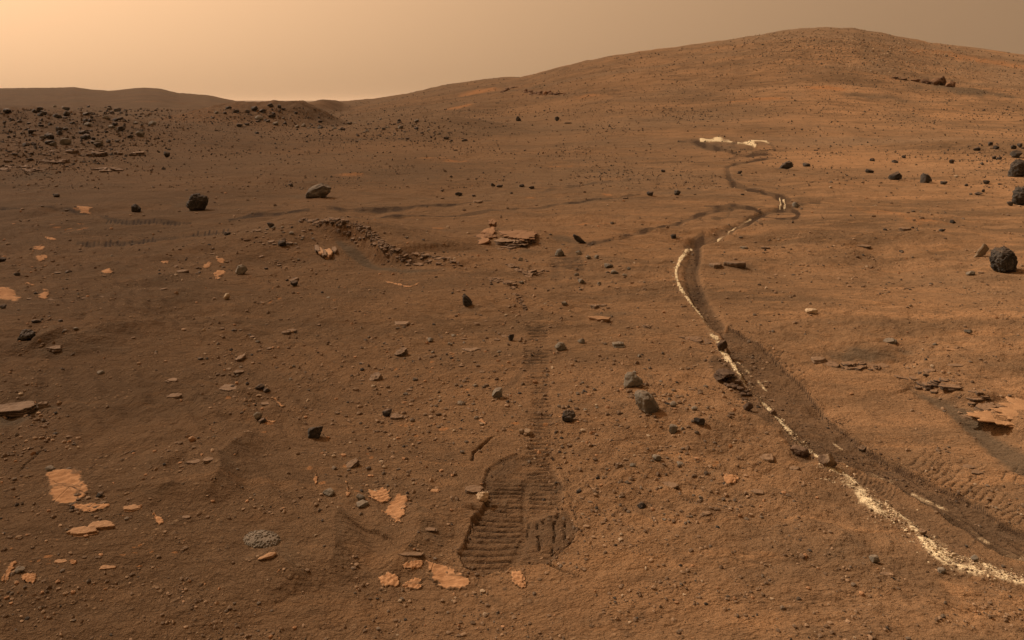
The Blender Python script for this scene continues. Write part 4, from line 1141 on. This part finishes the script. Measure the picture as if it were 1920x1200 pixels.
R_((1732, 980, 1738, 986) if 0 else (1720, 978, 1737, 992), 's', 'flat brown flake on the salt band', layers=1)
R_((1821, 1046, 1836, 1059), 'g', 'dark wedge stone on the salt band')
R_((1343, 642, 1364, 664), 'c', 'dark broken clod across the head of the trench', 'soil_clod', cat='clod')
R_((1338, 680, 1382, 724), 'c', 'large dark clod of soil pushed up beside the trench', 'soil_clod', cat='clod', asp=1.4, hf=.45, shape='lumpy')
R_((1480, 818, 1514, 848), 'c', 'undercut brown soil clod on the white streak', 'soil_clod', cat='clod', asp=1.2, hf=.55, shape='lumpy')
R_((1536, 841, 1568, 878), 'k', 'pale crusted clod standing on the salt band', 'soil_clod', cat='clod', asp=.9, hf=.75, shape='lumpy')
R_((1563, 846, 1578, 858), 'c', 'small brown clod beside the pale crusted one', 'soil_clod', cat='clod')
R_((1442, 760, 1456, 772), 'c', 'reddish clod wedged on the white streak', 'soil_clod', cat='clod')
R_((1393, 757, 1412, 775), 'c', 'low dark clod at the rim of the disturbed soil', 'soil_clod', cat='clod')
rc = random.Random(3)
for i in range(16):
    t = i / 15
    x = 1362 + 44 * t + rc.uniform(-6, 6); y = 716 + 24 * t + rc.uniform(-5, 8)
    s_ = rc.uniform(8, 15)
    R_((x - s_ / 2, y - s_ * .8, x + s_ / 2, y + s_ * .2), 'c', 'cracked block of dark soil beside the trench rim', 'soil_clod', cat='clod', hf=.6, group='soil blocks along the trench rim')

# ---------------------------------------------------------------- sheets of bedrock flush with the sand
def bedrock(px, label, style='o', erode=0.25, lift=0.005):
    P = hit(smooth_pl(np.array(px + px[:1], float), 1)[:-1])
    cell = P[:, 1].mean() / F * 1.1
    cy = cell * 1.6
    lo, hi = P.min(0) - cell * 4, P.max(0) + cell * 4
    nx = int((hi[0] - lo[0]) / cell) + 2; ny = int((hi[1] - lo[1]) / cy) + 2
    nx, ny = min(nx, 64), min(ny, 64)
    gx, gy = np.meshgrid(np.linspace(lo[0], hi[0], nx), np.linspace(lo[1], hi[1], ny))
    x, y = gx.ravel(), gy.ravel()
    sc = math.sqrt((hi[0] - lo[0]) * (hi[1] - lo[1]))
    q = sc * .035
    n = perlin(x / (sc * .22), y / (sc * .22), 91) + .7 * perlin(x / (sc * .09), y / (sc * .09), 92) + .5 * perlin(x / (sc * .035), y / (sc * .035), 94)
    d = sdist(x, y, P) + sc * (.075 if erode > .15 else .03) * n - sc * erode * .10
    z = Hz(x, y).reshape(ny, nx)
    for _ in range(4):                       # the rock itself is flatter than the sand over it
        zp = np.pad(z, 1, 'edge')
        z = (zp[:-2, 1:-1] + zp[2:, 1:-1] + zp[1:-1, :-2] + zp[1:-1, 2:] + 2 * zp[1:-1, 1:-1]) / 6
    z = z.ravel()
    z = z + np.where(d > 0, lift * sstep(0, q * .5, d) + .004 * perlin(x / (sc * .12), y / (sc * .12), 93), -0.02 * sstep(0, q, -d)) - .001
    v = np.column_stack([x, y, z])
    keep = (d > -q * 1.2)
    i = (np.arange(ny - 1)[:, None] * nx + np.arange(nx - 1)[None]).ravel()
    f = np.column_stack([i, i + 1, i + nx + 1, i + nx])
    f = f[keep[f].all(1)]
    if len(f) < 3: return
    used, inv = np.unique(f, return_inverse=True)
    v = v[used]; f = inv.reshape(f.shape)
    cover = (1 - sstep(0, q * 2.2, d))[used]
    c = v.mean(0)
    o = link_mesh('flat_rock', v - c, f, MAT[style])
    o.data.attributes.new('cover', 'FLOAT', 'POINT').data.foreach_set('value', cover.astype(np.float32))
    o.location = c
    tag(o, label, 'flat rock')
bedrock([(80, 888), (120, 874), (154, 876), (157, 895), (174, 909), (155, 938), (130, 950), (95, 948), (90, 920)], 'large orange bedrock sheet swept bare among brown dunes', erode=.1)
bedrock([(130, 948), (165, 942), (215, 944), (190, 956), (160, 963), (145, 958)], 'narrow orange bedrock strip below the large bare sheet')
bedrock([(281, 954), (296, 966), (313, 980), (295, 990), (288, 975)], 'small orange bedrock triangle on dune sand')
bedrock([(-20, 545), (20, 540), (35, 548), (44, 565), (30, 571), (5, 564), (-20, 560)], 'orange bedrock sheet with cracked edge on the stony plain', erode=.1)
bedrock([(70, 552), (84, 538), (94, 550), (91, 562), (68, 560)], 'pointed orange bedrock patch beside a dark stone')
bedrock([(398, 515), (408, 506), (424, 506), (422, 515), (410, 527), (402, 522)], 'ragged orange bedrock patch left of the smooth grey boulder')
bedrock([(380, 496), (394, 491), (399, 497), (390, 504), (379, 503)], 'small orange bedrock patch above the ragged one')
bedrock([(403, 486), (424, 487), (420, 495), (405, 492)], 'faint orange bedrock strip behind the smooth grey boulder')
bedrock([(300, 487), (320, 487), (318, 492), (302, 492)], 'tiny orange bedrock strip on the open plain')
bedrock([(43, 529), (66, 531), (70, 538), (55, 539)], 'thin orange bedrock strip above the cracked sheet')
bedrock([(60, 461), (85, 459), (88, 467), (64, 468)], 'low orange bedrock patch with a dark stone on it')
bedrock([(82, 443), (106, 445), (108, 450), (84, 450)], 'small orange bedrock patch near the old tread track')
bedrock([(63, 482), (90, 473), (94, 482), (70, 489)], 'wide faint orange bedrock patch on the plain')
bedrock([(187, 513), (212, 508), (212, 522), (190, 518)], 'orange bedrock corner under a small dark slab')
bedrock([(138, 389), (172, 388), (176, 396), (145, 399)], 'faint orange bedrock patch before the old tread track')
bedrock([(507, 742), (520, 745), (535, 765), (553, 778), (540, 779), (522, 766)], 'slanting orange bedrock streak on pebbly sand')
bedrock([(498, 793), (518, 789), (516, 795), (500, 798)], 'short orange bedrock streak beside the rough grey rock')
bedrock([(587, 887), (598, 890), (594, 908), (598, 922), (589, 912)], 'upright thin orange bedrock streak on dune sand')
bedrock([(604, 813), (624, 820), (612, 822)], 'tiny orange bedrock spike beside the spiky knobbly rock')
bedrock([(686, 916), (734, 914), (734, 940), (696, 944)], 'orange bedrock patch beside two dark oval stones')
bedrock([(716, 962), (736, 930), (772, 930), (758, 970), (760, 996), (732, 984)], 'fan-shaped orange bedrock patch on the dune')
bedrock([(647, 900), (655, 910), (657, 940), (648, 930)], 'curved thin orange bedrock streak near the stony dune')
bedrock([(708, 1082), (725, 1070), (750, 1075), (752, 1100), (710, 1100)], 'orange bedrock patch at the dune foot, first in a row')
bedrock([(750, 1065), (790, 1054), (800, 1062), (770, 1072)], 'pale orange bedrock patch under the long thin slab edge')
bedrock([(758, 1085), (790, 1078), (795, 1100), (755, 1100)], 'small pale orange bedrock patch in the row at the dune foot')
bedrock([(792, 1050), (828, 1054), (858, 1066), (892, 1086), (872, 1106), (812, 1096)], 'long orange bedrock sheet left of the wheel print')
bedrock([(955, 1070), (975, 1068), (990, 1085), (985, 1105), (960, 1095)], 'bright orange bedrock patch at the foot of the wheel print')
bedrock([(1, 1090), (15, 1060), (34, 1055), (26, 1075), (10, 1100)], 'slanting orange bedrock patch with rubble')
bedrock([(38, 1085), (55, 1076), (70, 1080), (68, 1098), (42, 1096)], 'rounded orange bedrock patch beside the dark grey stone')
bedrock([(127, 1055), (143, 1053), (145, 1062), (132, 1065)], 'small orange bedrock patch beside the split tan slab')
bedrock([(1354, 882), (1378, 879), (1391, 888), (1376, 898), (1357, 897)], 'bright orange bedrock patch on gravel left of the trench', erode=.1)
bedrock([(890, 785), (910, 790), (917, 800), (905, 798)], 'thin pale orange bedrock sliver above the curved crack')
bedrock([(715, 530), (735, 536), (770, 545), (790, 534), (765, 540), (740, 530)], 'cracked orange bedrock streaks below the broken ledge')

# ---------------------------------------------------------------- broken ledges: each a run of bedded plates
def empty(name, x, y, z, label, cat, group=None):
    o = bpy.data.objects.new(name, None); C.objects.link(o)
    o.location = (x, y, z); o.empty_display_size = 0.05
    return tag(o, label, cat, group)
def ledge(px, label, style='s', size=20, thick=0.03, gap=0.75, seed=1, step=2, width_y=1.0, name='layered_rock'):
    r = np.random.default_rng(seed)
    P = hit(np.array(px, float))
    seg = np.linalg.norm(np.diff(P, axis=0), axis=1); L = seg.sum()
    w = size * P[:, 1].mean() / F
    n = max(2, int(L / (w * gap * .72)))
    s = np.concatenate([[0], np.cumsum(seg)])
    c = P.mean(0); zc = Hz([c[0]], [c[1]])[0]
    root = empty(name, c[0], c[1], zc, label, 'layered rock')
    for k in range(n):
        a = (k + r.uniform(.2, .8)) / n * L
        i = min(np.searchsorted(s, a, 'right') - 1, len(seg) - 1)
        p = P[i] + (P[i + 1] - P[i]) * (a - s[i]) / seg[i]
        t = (P[i + 1] - P[i]) / seg[i]
        nrm = np.array([-t[1], t[0]])
        if nrm[1] < 0: nrm = -nrm
        for j in range(-1, step):
            ww = w * (.3 + 1.3 * r.random() ** 2.5); dd = ww * r.uniform(.5, 1.0) * width_y; hh = thick * r.uniform(.5, 1.3) * min(1, ww / w + .3)
            if j < 0 and r.random() < .35: continue
            v, f = plate(int(r.integers(1, 99999)), int(r.integers(1, 4)) if ww > .7 * w else 1, 22 if ww > .7 * w else 11, jag=.35)
            v = fit(v, ww, dd, hh)
            v = rotz(v, math.atan2(t[1], t[0]) * .8 + r.uniform(-.7, .7))
            v = tilt(v, r.uniform(-.2, .25), r.uniform(-.25, .25))
            q = p + nrm * (dd * .25 + j * w * .42 + r.normal(0, .28) * w) + t * r.uniform(-.8, .8) * w
            z = Hz([q[0]], [q[1]])[0]
            o = link_mesh('plate' if ww > .7 * w else 'chip', v, f, MAT['e' if style == 's' else style], root)
            o.location = (q[0] - c[0], q[1] - c[1], z - zc - hh * r.uniform(.25, .75))
ledge(LEDGES[0][0][1:], 'long broken ledge of dark bedded rock along the rubble mound', size=11, thick=.035, seed=11, step=3, gap=.7)
ledge(LEDGES[1][0], 'low ledge of thin plates running on from the long broken ledge', size=13, thick=.02, seed=12)
ledge(LEDGES[2][0][:2], 'thin straight lip of rock at the start of the tan ledge', size=30, thick=.016, seed=13, step=1, gap=.6)
ledge(LEDGES[2][0][1:4], 'tan ledge of stacked thin plates above the sandy hollow', size=32, thick=.032, seed=14, step=2, gap=.6)
ledge([(1812, 750), (1850, 765)], 'crumbling end of the tan ledge beside the big tan shelf', size=26, thick=.022, seed=15, gap=.6)
ledge(LEDGES[4][0], 'low rim of brown rock chips in front of the table outcrop', size=12, thick=.02, seed=16)
ledge(LEDGES[5][0], 'curved low rim of brown rock below the table outcrop', size=12, thick=.018, seed=17)
ledge([(1560, 684), (1595, 690), (1612, 688), (1640, 692)], 'small jagged tan ledge standing in the sandy hollow', size=20, thick=.028, seed=18, gap=.6)
ledge([(560, 410), (580, 414), (600, 421), (612, 427)], 'dark jagged crest of the rubble mound', size=12, thick=.04, seed=19, step=3)
ledge([(616, 408), (634, 413), (648, 412)], 'small flat ledge behind the rubble mound', size=14, thick=.03, seed=20, step=1)
ledge([(655, 411), (675, 412), (698, 416)], 'short dark ledge on the flat beyond the rubble mound', size=12, thick=.03, seed=21, step=1)
ledge([(962, 550), (972, 562), (980, 575), (988, 582)], 'line of small dark chips across the sand', size=7, thick=.02, seed=22, step=1)
ledge([(1275, 632), (1310, 637), (1340, 648)], 'low dark-edged shelf joining the head of the trench', size=18, thick=.02, seed=23, step=1)
ledge([(1205, 612), (1235, 616)], 'thin dark sliver of rock on the sand by the white streak', size=14, thick=.014, seed=24, step=1)
ledge([(128, 291), (150, 292), (180, 290), (205, 288), (250, 290)], 'dark overhanging ledge along the foot of the boulder-strewn ridge', size=22, thick=.16, seed=25, step=1)
ledge([(186, 318), (200, 322), (218, 318)], 'shelf of rock with a black shadow below the overhanging ledge', size=24, thick=.10, seed=26, step=1)
ledge([(78, 302), (100, 306), (108, 303)], 'short rough ledge in the boulder-strewn ridge', size=14, thick=.12, seed=27)
ledge([(0, 318), (30, 312), (60, 322), (95, 320)], 'crumbled low ledge at the ridge foot', size=14, thick=.06, seed=28)
ledge([(983, 171), (1010, 174), (1057, 175)], 'dark rock band on the long hill slope', 'r', size=13, thick=.30, seed=29, step=1)
ledge([(945, 171), (960, 166), (975, 163)], 'short rock band uphill on the long slope', 'r', size=9, thick=.28, seed=30, step=1)
# big tan shelf
root = None
P = hit([(1890, 810)])[0]
zc = Hz([P[0]], [P[1]])[0]
root = empty('layered_rock', P[0], P[1], zc, 'big flat tan shelf of rock with a black gap beneath', 'layered rock')
for k, (dx, dy, w, d, h, zz) in enumerate([(.03, .08, .34, .26, .016, .022), (.22, .05, .34, .24, .020, -.004), (.20, .15, .42, .34, .016, .032), (.42, .12, .40, .30, .020, .012), (-.06, .12, .18, .14, .010, .014)]):
    v, f = plate(800 + k, 2, 80, jag=.5, top_rough=.12)
    v = tilt(fit(v, w, d, h), .03, .05)
    o = link_mesh('cap_plate' if k in (0, 2) else 'base_plate', v, f, MAT['t'] if k in (0, 2) else MAT['s'], root)
    o.location = (dx, dy, zz)
# layered table outcrop
P = hit([(968, 468)])[0]; zc = Hz([P[0]], [P[1] + .25])[0]
root = empty('table_rock', P[0], P[1], zc, 'flat-topped layered table outcrop with undercut edge', 'layered rock')
for k, (dx, dy, w, d, h, zz, mt) in enumerate([(-.06, .16, .46, .34, .035, -.03, 's'), (-.03, .24, .47, .40, .03, -.004, 's'), (-.01, .32, .44, .42, .03, .022, 's'), (.02, .40, .43, .60, .028, .045, 't2')]):
    v, f = plate(900 + k, 2, 80, jag=.5, top_rough=.14)
    v = tilt(fit(v, w, d, h), .02, -.02)
    o = link_mesh('base_plate' if mt == 's' else 'cap_plate', v, f, MAT['s'] if mt == 's' else MAT['tt'], root)
    o.location = (dx, dy, zz)
P = hit([(908, 455)])[0]; zc = Hz([P[0]], [P[1]])[0]
root = empty('layered_rock', P[0], P[1], zc, 'broken reddish outcrop of leaning plates beside the table outcrop', 'layered rock')
for k, (dx, dy, w, d, h, zz, ty) in enumerate([(-.02, .05, .17, .22, .04, -.01, -.25), (.05, .25, .15, .25, .05, .0, .2), (.03, .45, .16, .3, .05, .02, -.1), (.06, .85, .10, .25, .06, .05, .1), (-.06, .3, .13, .25, .03, -.005, -.1)]):
    v, f = plate(950 + k, 2, 36, jag=.3)
    v = tilt(fit(v, w, d, h), .1, ty)
    o = link_mesh('plate' if k < 3 else 'chip', v, f, MAT['tt'], root); o.location = (dx, dy, zz)
# leaning pale plates on the mound
P = hit([(604, 480)])[0]; zc = Hz([P[0]], [P[1]])[0]
root = empty('layered_rock', P[0], P[1], zc, 'pale leaning plates of rock in a row on the mound side', 'layered rock')
for k, (dx, dy, w, d) in enumerate([(-.10, .22, .05, .34), (-.06, .16, .05, .40), (-.02, .12, .045, .42), (.03, .14, .06, .44), (.07, .20, .05, .30), (.06, -.02, .06, .10)]):
    v, f = plate(970 + k, 1, 30, jag=.22)
    v = rotz(fit(v, w, d, .03), .32)
    q = P + np.array([dx, dy])
    o = link_mesh('plate' if k < 5 else 'chip', v, f, MAT['t'] if k % 2 else MAT['s'], root)
    o.location = (dx, dy, Hz([q[0]], [q[1]])[0] - zc - .008)
# red outcrop high on the hill
P = hit([(1766, 162)])[0]; zc = Hz([P[0]], [P[1]])[0]
root = empty('craggy_rock', P[0], P[1], zc, 'rugged red-brown outcrop jutting from the big hill', 'crag')
k_ = P[1] / F
for k, (dx, w, h, dy) in enumerate([(-2, 20, 15, 0), (10, 18, 16, .3), (20, 11, 11, -.5), (-14, 18, 10, .5), (4, 14, 8, -1.2), (-28, 18, 5, 1.0), (-46, 18, 4, 1.5), (-62, 14, 3, 1.5)]):
    v, f = boulder(400 + k, 3, 14, .16, .08)
    v = fit(v, w * k_, w * k_ * .9, h * k_ * 1.3)
    q = P + np.array([dx * k_, dy + .5])
    o = link_mesh('block' if k < 5 else 'shard', v, f, MAT['r'], root)
    o.location = (dx * k_, dy + .5, Hz([q[0]], [q[1]])[0] - zc - h * k_ * .3)

# ---------------------------------------------------------------- rocks of the ridges, one of each kind and its copies
PROTO = {}
for st in ('b', 'v', 'g', 's'):
    PROTO[st] = []
    for k in range(7):
        v, f = (plate(3000 + k * 7, 2, 22) if st == 's' else boulder(2000 + ord(st) * 31 + k * 13, 3, 12))
        v = fit(v, 1, 1, 1)
        me = link_mesh('proto', v, f, MAT[st])
        PROTO[st].append(me.data); bpy.data.objects.remove(me)
def scatter(region, n, smin, smax, styles, label, group, seed, flat_=0.75, name='rock', cat='rock', power=2.2):
    r = np.random.default_rng(seed)
    reg = np.array(region, float)
    pts = []
    while len(pts) < n:
        q = r.uniform(reg.min(0), reg.max(0), (n * 3, 2))
        q = q[inside(q[:, 0], q[:, 1], reg)]
        pts += list(q)
    pts = np.array(pts[:n])
    P = hit(pts)
    z = Hz(P[:, 0], P[:, 1])
    for (x, y), zz in zip(P, z):
        s = (smin + (smax - smin) * r.random() ** power) * y / F
        if any((x - a) ** 2 + (y - b) ** 2 < (c + s * .5) ** 2 for a, b, c in PLACED): continue
        st = styles[int(r.integers(len(styles)))]
        o = bpy.data.objects.new(name, PROTO[st][int(r.integers(7))])
        C.objects.link(o)
        h = s * (r.uniform(.5, .95) * flat_ if st != 's' else r.uniform(.18, .35))
        o.scale = (s, s * r.uniform(.7, 1), h)
        o.rotation_euler = (r.uniform(-.15, .15), r.uniform(-.15, .15), r.uniform(0, 6.28))
        o.location = (x, y, zz - h * .18)
        big = 'large' if s * F / y > smin + .45 * (smax - smin) else 'small'
        hue = {'b': 'black', 'g': 'grey', 's': 'flat brown', 'v': 'pitted'}[st]
        tag(o, big + ' ' + hue + ' ' + label, cat, group + ': ' + big + ' ' + hue)
        PLACED.append((x, y, s * .5))
scatter([(0, 215), (60, 205), (140, 200), (230, 205), (290, 232), (260, 262), (200, 275), (100, 275), (0, 270)], 110, 6, 18, 'bbbg', 'angular rock strewn over the boulder-strewn ridge', 'rocks on the boulder-strewn ridge', 21, .95, power=1.7)
scatter([(0, 275), (200, 270), (260, 260), (240, 285), (120, 300), (0, 310)], 35, 6, 16, 'ssb', 'rock on the lower slope of the boulder-strewn ridge', 'flat rocks below the ridge', 22)
scatter([(395, 215), (420, 200), (470, 195), (520, 195), (560, 210), (540, 235), (400, 232)], 26, 7, 18, 'bbg', 'rock on the small knoll beyond the plain', 'rocks on the small knoll', 23, .9)
scatter([(640, 228), (720, 222), (780, 228), (860, 250), (880, 265), (760, 268), (640, 270), (540, 250), (430, 255), (440, 235)], 60, 5, 14, 'bbg', 'rock strewn on the low stony swell', 'rocks on the low stony swell', 24, .9)
scatter([(480, 425), (560, 418), (600, 432), (560, 470), (500, 470), (460, 450)], 40, 6, 14, 'sssg', 'chip of rock on the rubble mound', 'chips on the rubble mound', 25, name='rock_chip', cat='chip')
scatter([(660, 600), (960, 600), (960, 780), (820, 760), (680, 720)], 40, 6, 13, 'ssg', 'stone on the pebbly slope before the wheel print', 'stones on the pebbly slope', 26, name='stone', cat='stone')
scatter([(1090, 680), (1290, 650), (1330, 1000), (1100, 1000), (1090, 850)], 34, 6, 13, 'sgg', 'stone on the open gravel left of the trench', 'stones on the open gravel', 27, name='stone', cat='stone')
scatter([(0, 480), (520, 470), (640, 560), (560, 740), (380, 690), (0, 600)], 40, 6, 12, 'ssgb', 'stone on the sandy slope below the mound', 'stones on the sandy slope', 28, name='stone', cat='stone')

# ---------------------------------------------------------------- gravel and rubble nobody could count
def gravel(name, px, size_px, tint, seed, squash=(.4, .8), low=False):
    r = np.random.default_rng(seed)
    P = hit(px)
    n = len(P)
    z = Hz(P[:, 0], P[:, 1])
    s = size_px * P[:, 1] / F
    if low:
        bv = np.array([(1, 0, 0), (-1, 0, 0), (0, 1, 0), (0, -1, 0), (0, 0, 1), (0, 0, -1)], float)
        bf = np.array([(0, 2, 4), (2, 1, 4), (1, 3, 4), (3, 0, 4), (2, 0, 5), (1, 2, 5), (3, 1, 5), (0, 3, 5)])
    else:
        bv, bf = ICO[1]
    V = bv[None] * (1 + r.uniform(-.28, .28, (n, len(bv), 1)))
    a = r.uniform(0, 6.28, n); c, sn = np.cos(a)[:, None], np.sin(a)[:, None]
    sx = r.uniform(.7, 1.1, n)[:, None]; sy = r.uniform(.5, .9, n)[:, None]; sz = r.uniform(*squash, n)[:, None]
    X, Y, Z = V[..., 0] * sx, V[..., 1] * sy, V[..., 2] * sz
    s = s[:, None] * .5
    W = np.stack([P[:, :1] + (X * c - Y * sn) * s, P[:, 1:] + (X * sn + Y * c) * s, z[:, None] + (Z + sz * .35) * s], -1).reshape(-1, 3)
    Fc = (bf[None] + (np.arange(n) * len(bv))[:, None, None]).reshape(-1, 3)
    o = link_mesh(name, W, Fc, M_PEB, smooth=False)
    col = np.repeat(np.column_stack([tint, np.ones(n)]), len(bv), 0).astype(np.float32)
    o.data.attributes.new('tint', 'FLOAT_COLOR', 'POINT').data.foreach_set('color', col.ravel())
    o['kind'] = 'stuff'
    return o
def pick(r, n, cols, probs):
    c = np.array(cols)[r.choice(len(cols), n, p=probs)]
    return c * r.uniform(.75, 1.25, (n, 1))
BROWN, TAN, GREY, DARK, ORNG, PALE = (.165, .106, .063), (.27, .172, .10), (.135, .10, .07), (.048, .039, .031), (.34, .182, .09), (.34, .245, .155)
r = np.random.default_rng(77)
# near ground
N = 40000
q = np.column_stack([r.uniform(-60, 1980, N), 330 + (1200 - 330) * r.random(N) ** .9])
den = 0.10 + 1.5 * np.clip(perlin(q[:, 0] / 170, q[:, 1] / 90, 5) + .05, 0, 1) + 1.5 * np.clip(perlin(q[:, 0] / 46, q[:, 1] / 24, 6) - .12, 0, 1)
for cx, cy, rx, ry, k in [(860, 720, 260, 120, 1.0), (560, 500, 160, 110, .6), (1020, 560, 200, 100, .5), (1250, 850, 200, 180, .5), (120, 500, 200, 100, .4), (1350, 720, 120, 200, .3), (1650, 500, 300, 120, .5), (730, 900, 100, 60, .4), (40, 900, 100, 160, .3)]:
    den += k * np.exp(-((q[:, 0] - cx) / rx) ** 2 - ((q[:, 1] - cy) / ry) ** 2)
for cx, cy, rx, ry, k in [(300, 820, 250, 110, -.5), (560, 1000, 260, 90, -.5), (1500, 1000, 190, 90, -.5), (1690, 790, 170, 90, -.9), (700, 480, 70, 25, -.9), (960, 950, 110, 110, -1.0), (1500, 750, 70, 110, -1.2), (1720, 960, 120, 80, -.8), (1620, 670, 120, 25, -.6), (100, 640, 200, 40, -.3)]:
    den += k * np.exp(-((q[:, 0] - cx) / rx) ** 2 - ((q[:, 1] - cy) / ry) ** 2)
q = q[r.random(N) < np.clip(den, 0.02, 1)]
n = len(q)
size = 1.5 + 9.0 * r.random(n) ** 5.0 + .8 * r.random(n)
size *= np.clip((q[:, 1] - 190) / 500, .8, 1.15)
gravel('gravel', q, size, pick(r, n, [BROWN, TAN, GREY, DARK, ORNG, PALE], [.40, .30, .14, .05, .07, .04]), 1)
# stony plain and swells in the middle distance
N = 30000
q = np.column_stack([r.uniform(-40, 1960, N), 205 + 150 * r.random(N) ** 1.1])
den = .16 + .9 * np.clip(perlin(q[:, 0] / 150, q[:, 1] / 30, 8), 0, 1)
for cx, cy, rx, ry, k in [(110, 240, 190, 40, 2.2), (60, 290, 160, 30, 1.2), (480, 212, 80, 16, .9), (740, 245, 130, 24, 1.1), (480, 215, 120, 25, .6), (560, 250, 160, 30, .4), (1230, 335, 60, 20, .6), (1850, 300, 120, 60, .35)]:
    den += k * np.exp(-((q[:, 0] - cx) / rx) ** 2 - ((q[:, 1] - cy) / ry) ** 2)
q = q[r.random(N) < np.clip(den, 0.03, 1)]; n = len(q)
gravel('rubble', q, 1.3 + 5.0 * r.random(n) ** 4 * np.where((q[:, 0] < 320) & (q[:, 1] < 320), 1.3, .8) + .6 * r.random(n), pick(r, n, [BROWN, GREY, DARK], [.45, .25, .30]), 2, (.6, 1.0), True)
# hill slopes
N = 15000
q = np.column_stack([r.uniform(640, 1960, N), 60 + 160 * r.random(N)])
P0 = hit(q); ok = P0[:, 1] < 300; q = q[ok]; n = len(q)
gravel('hillside_rubble', q, 1.1 + 2.6 * r.random(n) ** 5 + .5 * r.random(n), pick(r, n, [BROWN, GREY, DARK, TAN], [.35, .2, .30, .15]), 3, (.6, 1.0), True)
N = 4200
q = np.column_stack([1600 + 150 * r.normal(size=N), 95 + 26 * r.normal(size=N)])
q[:, 1] += (q[:, 0] - 1600) * .13
P0 = hit(q); ok = (P0[:, 1] < 150) & (q[:, 0] < 1950); q = q[ok]; n = len(q)
gravel('summit_rubble', q, 1.5 + 3.0 * r.random(n) ** 3 + .8 * r.random(n), pick(r, n, [TAN, PALE, (.42, .30, .18), DARK], [.35, .30, .25, .1]), 4, (.6, 1.0), True)

# crumbs of salt and turned soil along the trench
def along(px, n, spread, seed):
    r = np.random.default_rng(seed)
    p = np.array(px, float); L = np.linalg.norm(np.diff(p, axis=0), axis=1); cs = np.concatenate([[0], np.cumsum(L)])
    a = r.uniform(0, cs[-1], n)
    q = np.column_stack([np.interp(a, cs, p[:, 0]), np.interp(a, cs, p[:, 1])])
    return q + r.normal(0, 1, (n, 2)) * np.array([spread, spread * .7])
SALT_LINE = [(1296, 461), (1272, 490), (1268, 525), (1288, 560), (1316, 592), (1335, 624), (1350, 655), (1378, 692), (1408, 727), (1446, 762), (1480, 805), (1520, 838), (1552, 874), (1590, 897), (1635, 938), (1682, 966), (1722, 995), (1755, 1035), (1830, 1064), (1920, 1090)]
q = np.vstack([along(SALT_LINE[:8], 420, 3.5, 1), along(SALT_LINE[7:13], 600, 6, 2), along(SALT_LINE[12:], 1300, 13, 3)]); n = len(q)
gravel('salt_crumbs', q, (1.5 + 5 * r.random(n) ** 4) * np.clip((q[:, 1] - 300) / 500, .7, 1.2), pick(r, n, [(.55, .43, .27), (.36, .25, .15), BROWN], [.4, .35, .25]), 5, (.5, .9))
q = np.vstack([along(TRENCH_L[:9], 350, 7, 4), along(TRENCH_R[1:15], 420, 6, 5), along([(a + 30, b - 6) for a, b in TRENCH_L[:12]], 300, 16, 6), along(PRINT + PRINT[:1], 320, 11, 7), along([(1010, 610), (1012, 700), (1015, 850)], 200, 16, 8), along([(1302, 462), (1294, 505), (1316, 570), (1345, 612)], 200, 9, 9)]); n = len(q)
gravel('turned_soil_crumbs', q, (1.4 + 5 * r.random(n) ** 4.5) * np.clip((q[:, 1] - 300) / 500, .7, 1.2), pick(r, n, [(.075, .046, .028), (.11, .07, .042), BROWN], [.4, .35, .25]), 6, (.5, .9))

# ---------------------------------------------------------------- the dusty air
bm = bmesh.new(); bmesh.ops.create_cube(bm, size=1.0)
me = bpy.data.meshes.new('haze'); bm.to_mesh(me); bm.free()
hz_ = bpy.data.objects.new('haze', me); C.objects.link(hz_)
hz_.scale = (90000, 19000, 60); hz_.location = (0, 9000, 23)
hz_['kind'] = 'stuff'
m = material('dusty_air'); nb = NB(m)
pv_ = nb.n('ShaderNodeVolumePrincipled')
pv_.inputs['Color'].default_value = (0.93, 0.74, 0.56, 1)
pv_.inputs['Density'].default_value = 0.00011
pv_.inputs['Anisotropy'].default_value = 0.0
m.node_tree.links.new(pv_.outputs[0], nb.n('ShaderNodeOutputMaterial').inputs['Volume'])
me.materials.append(m)
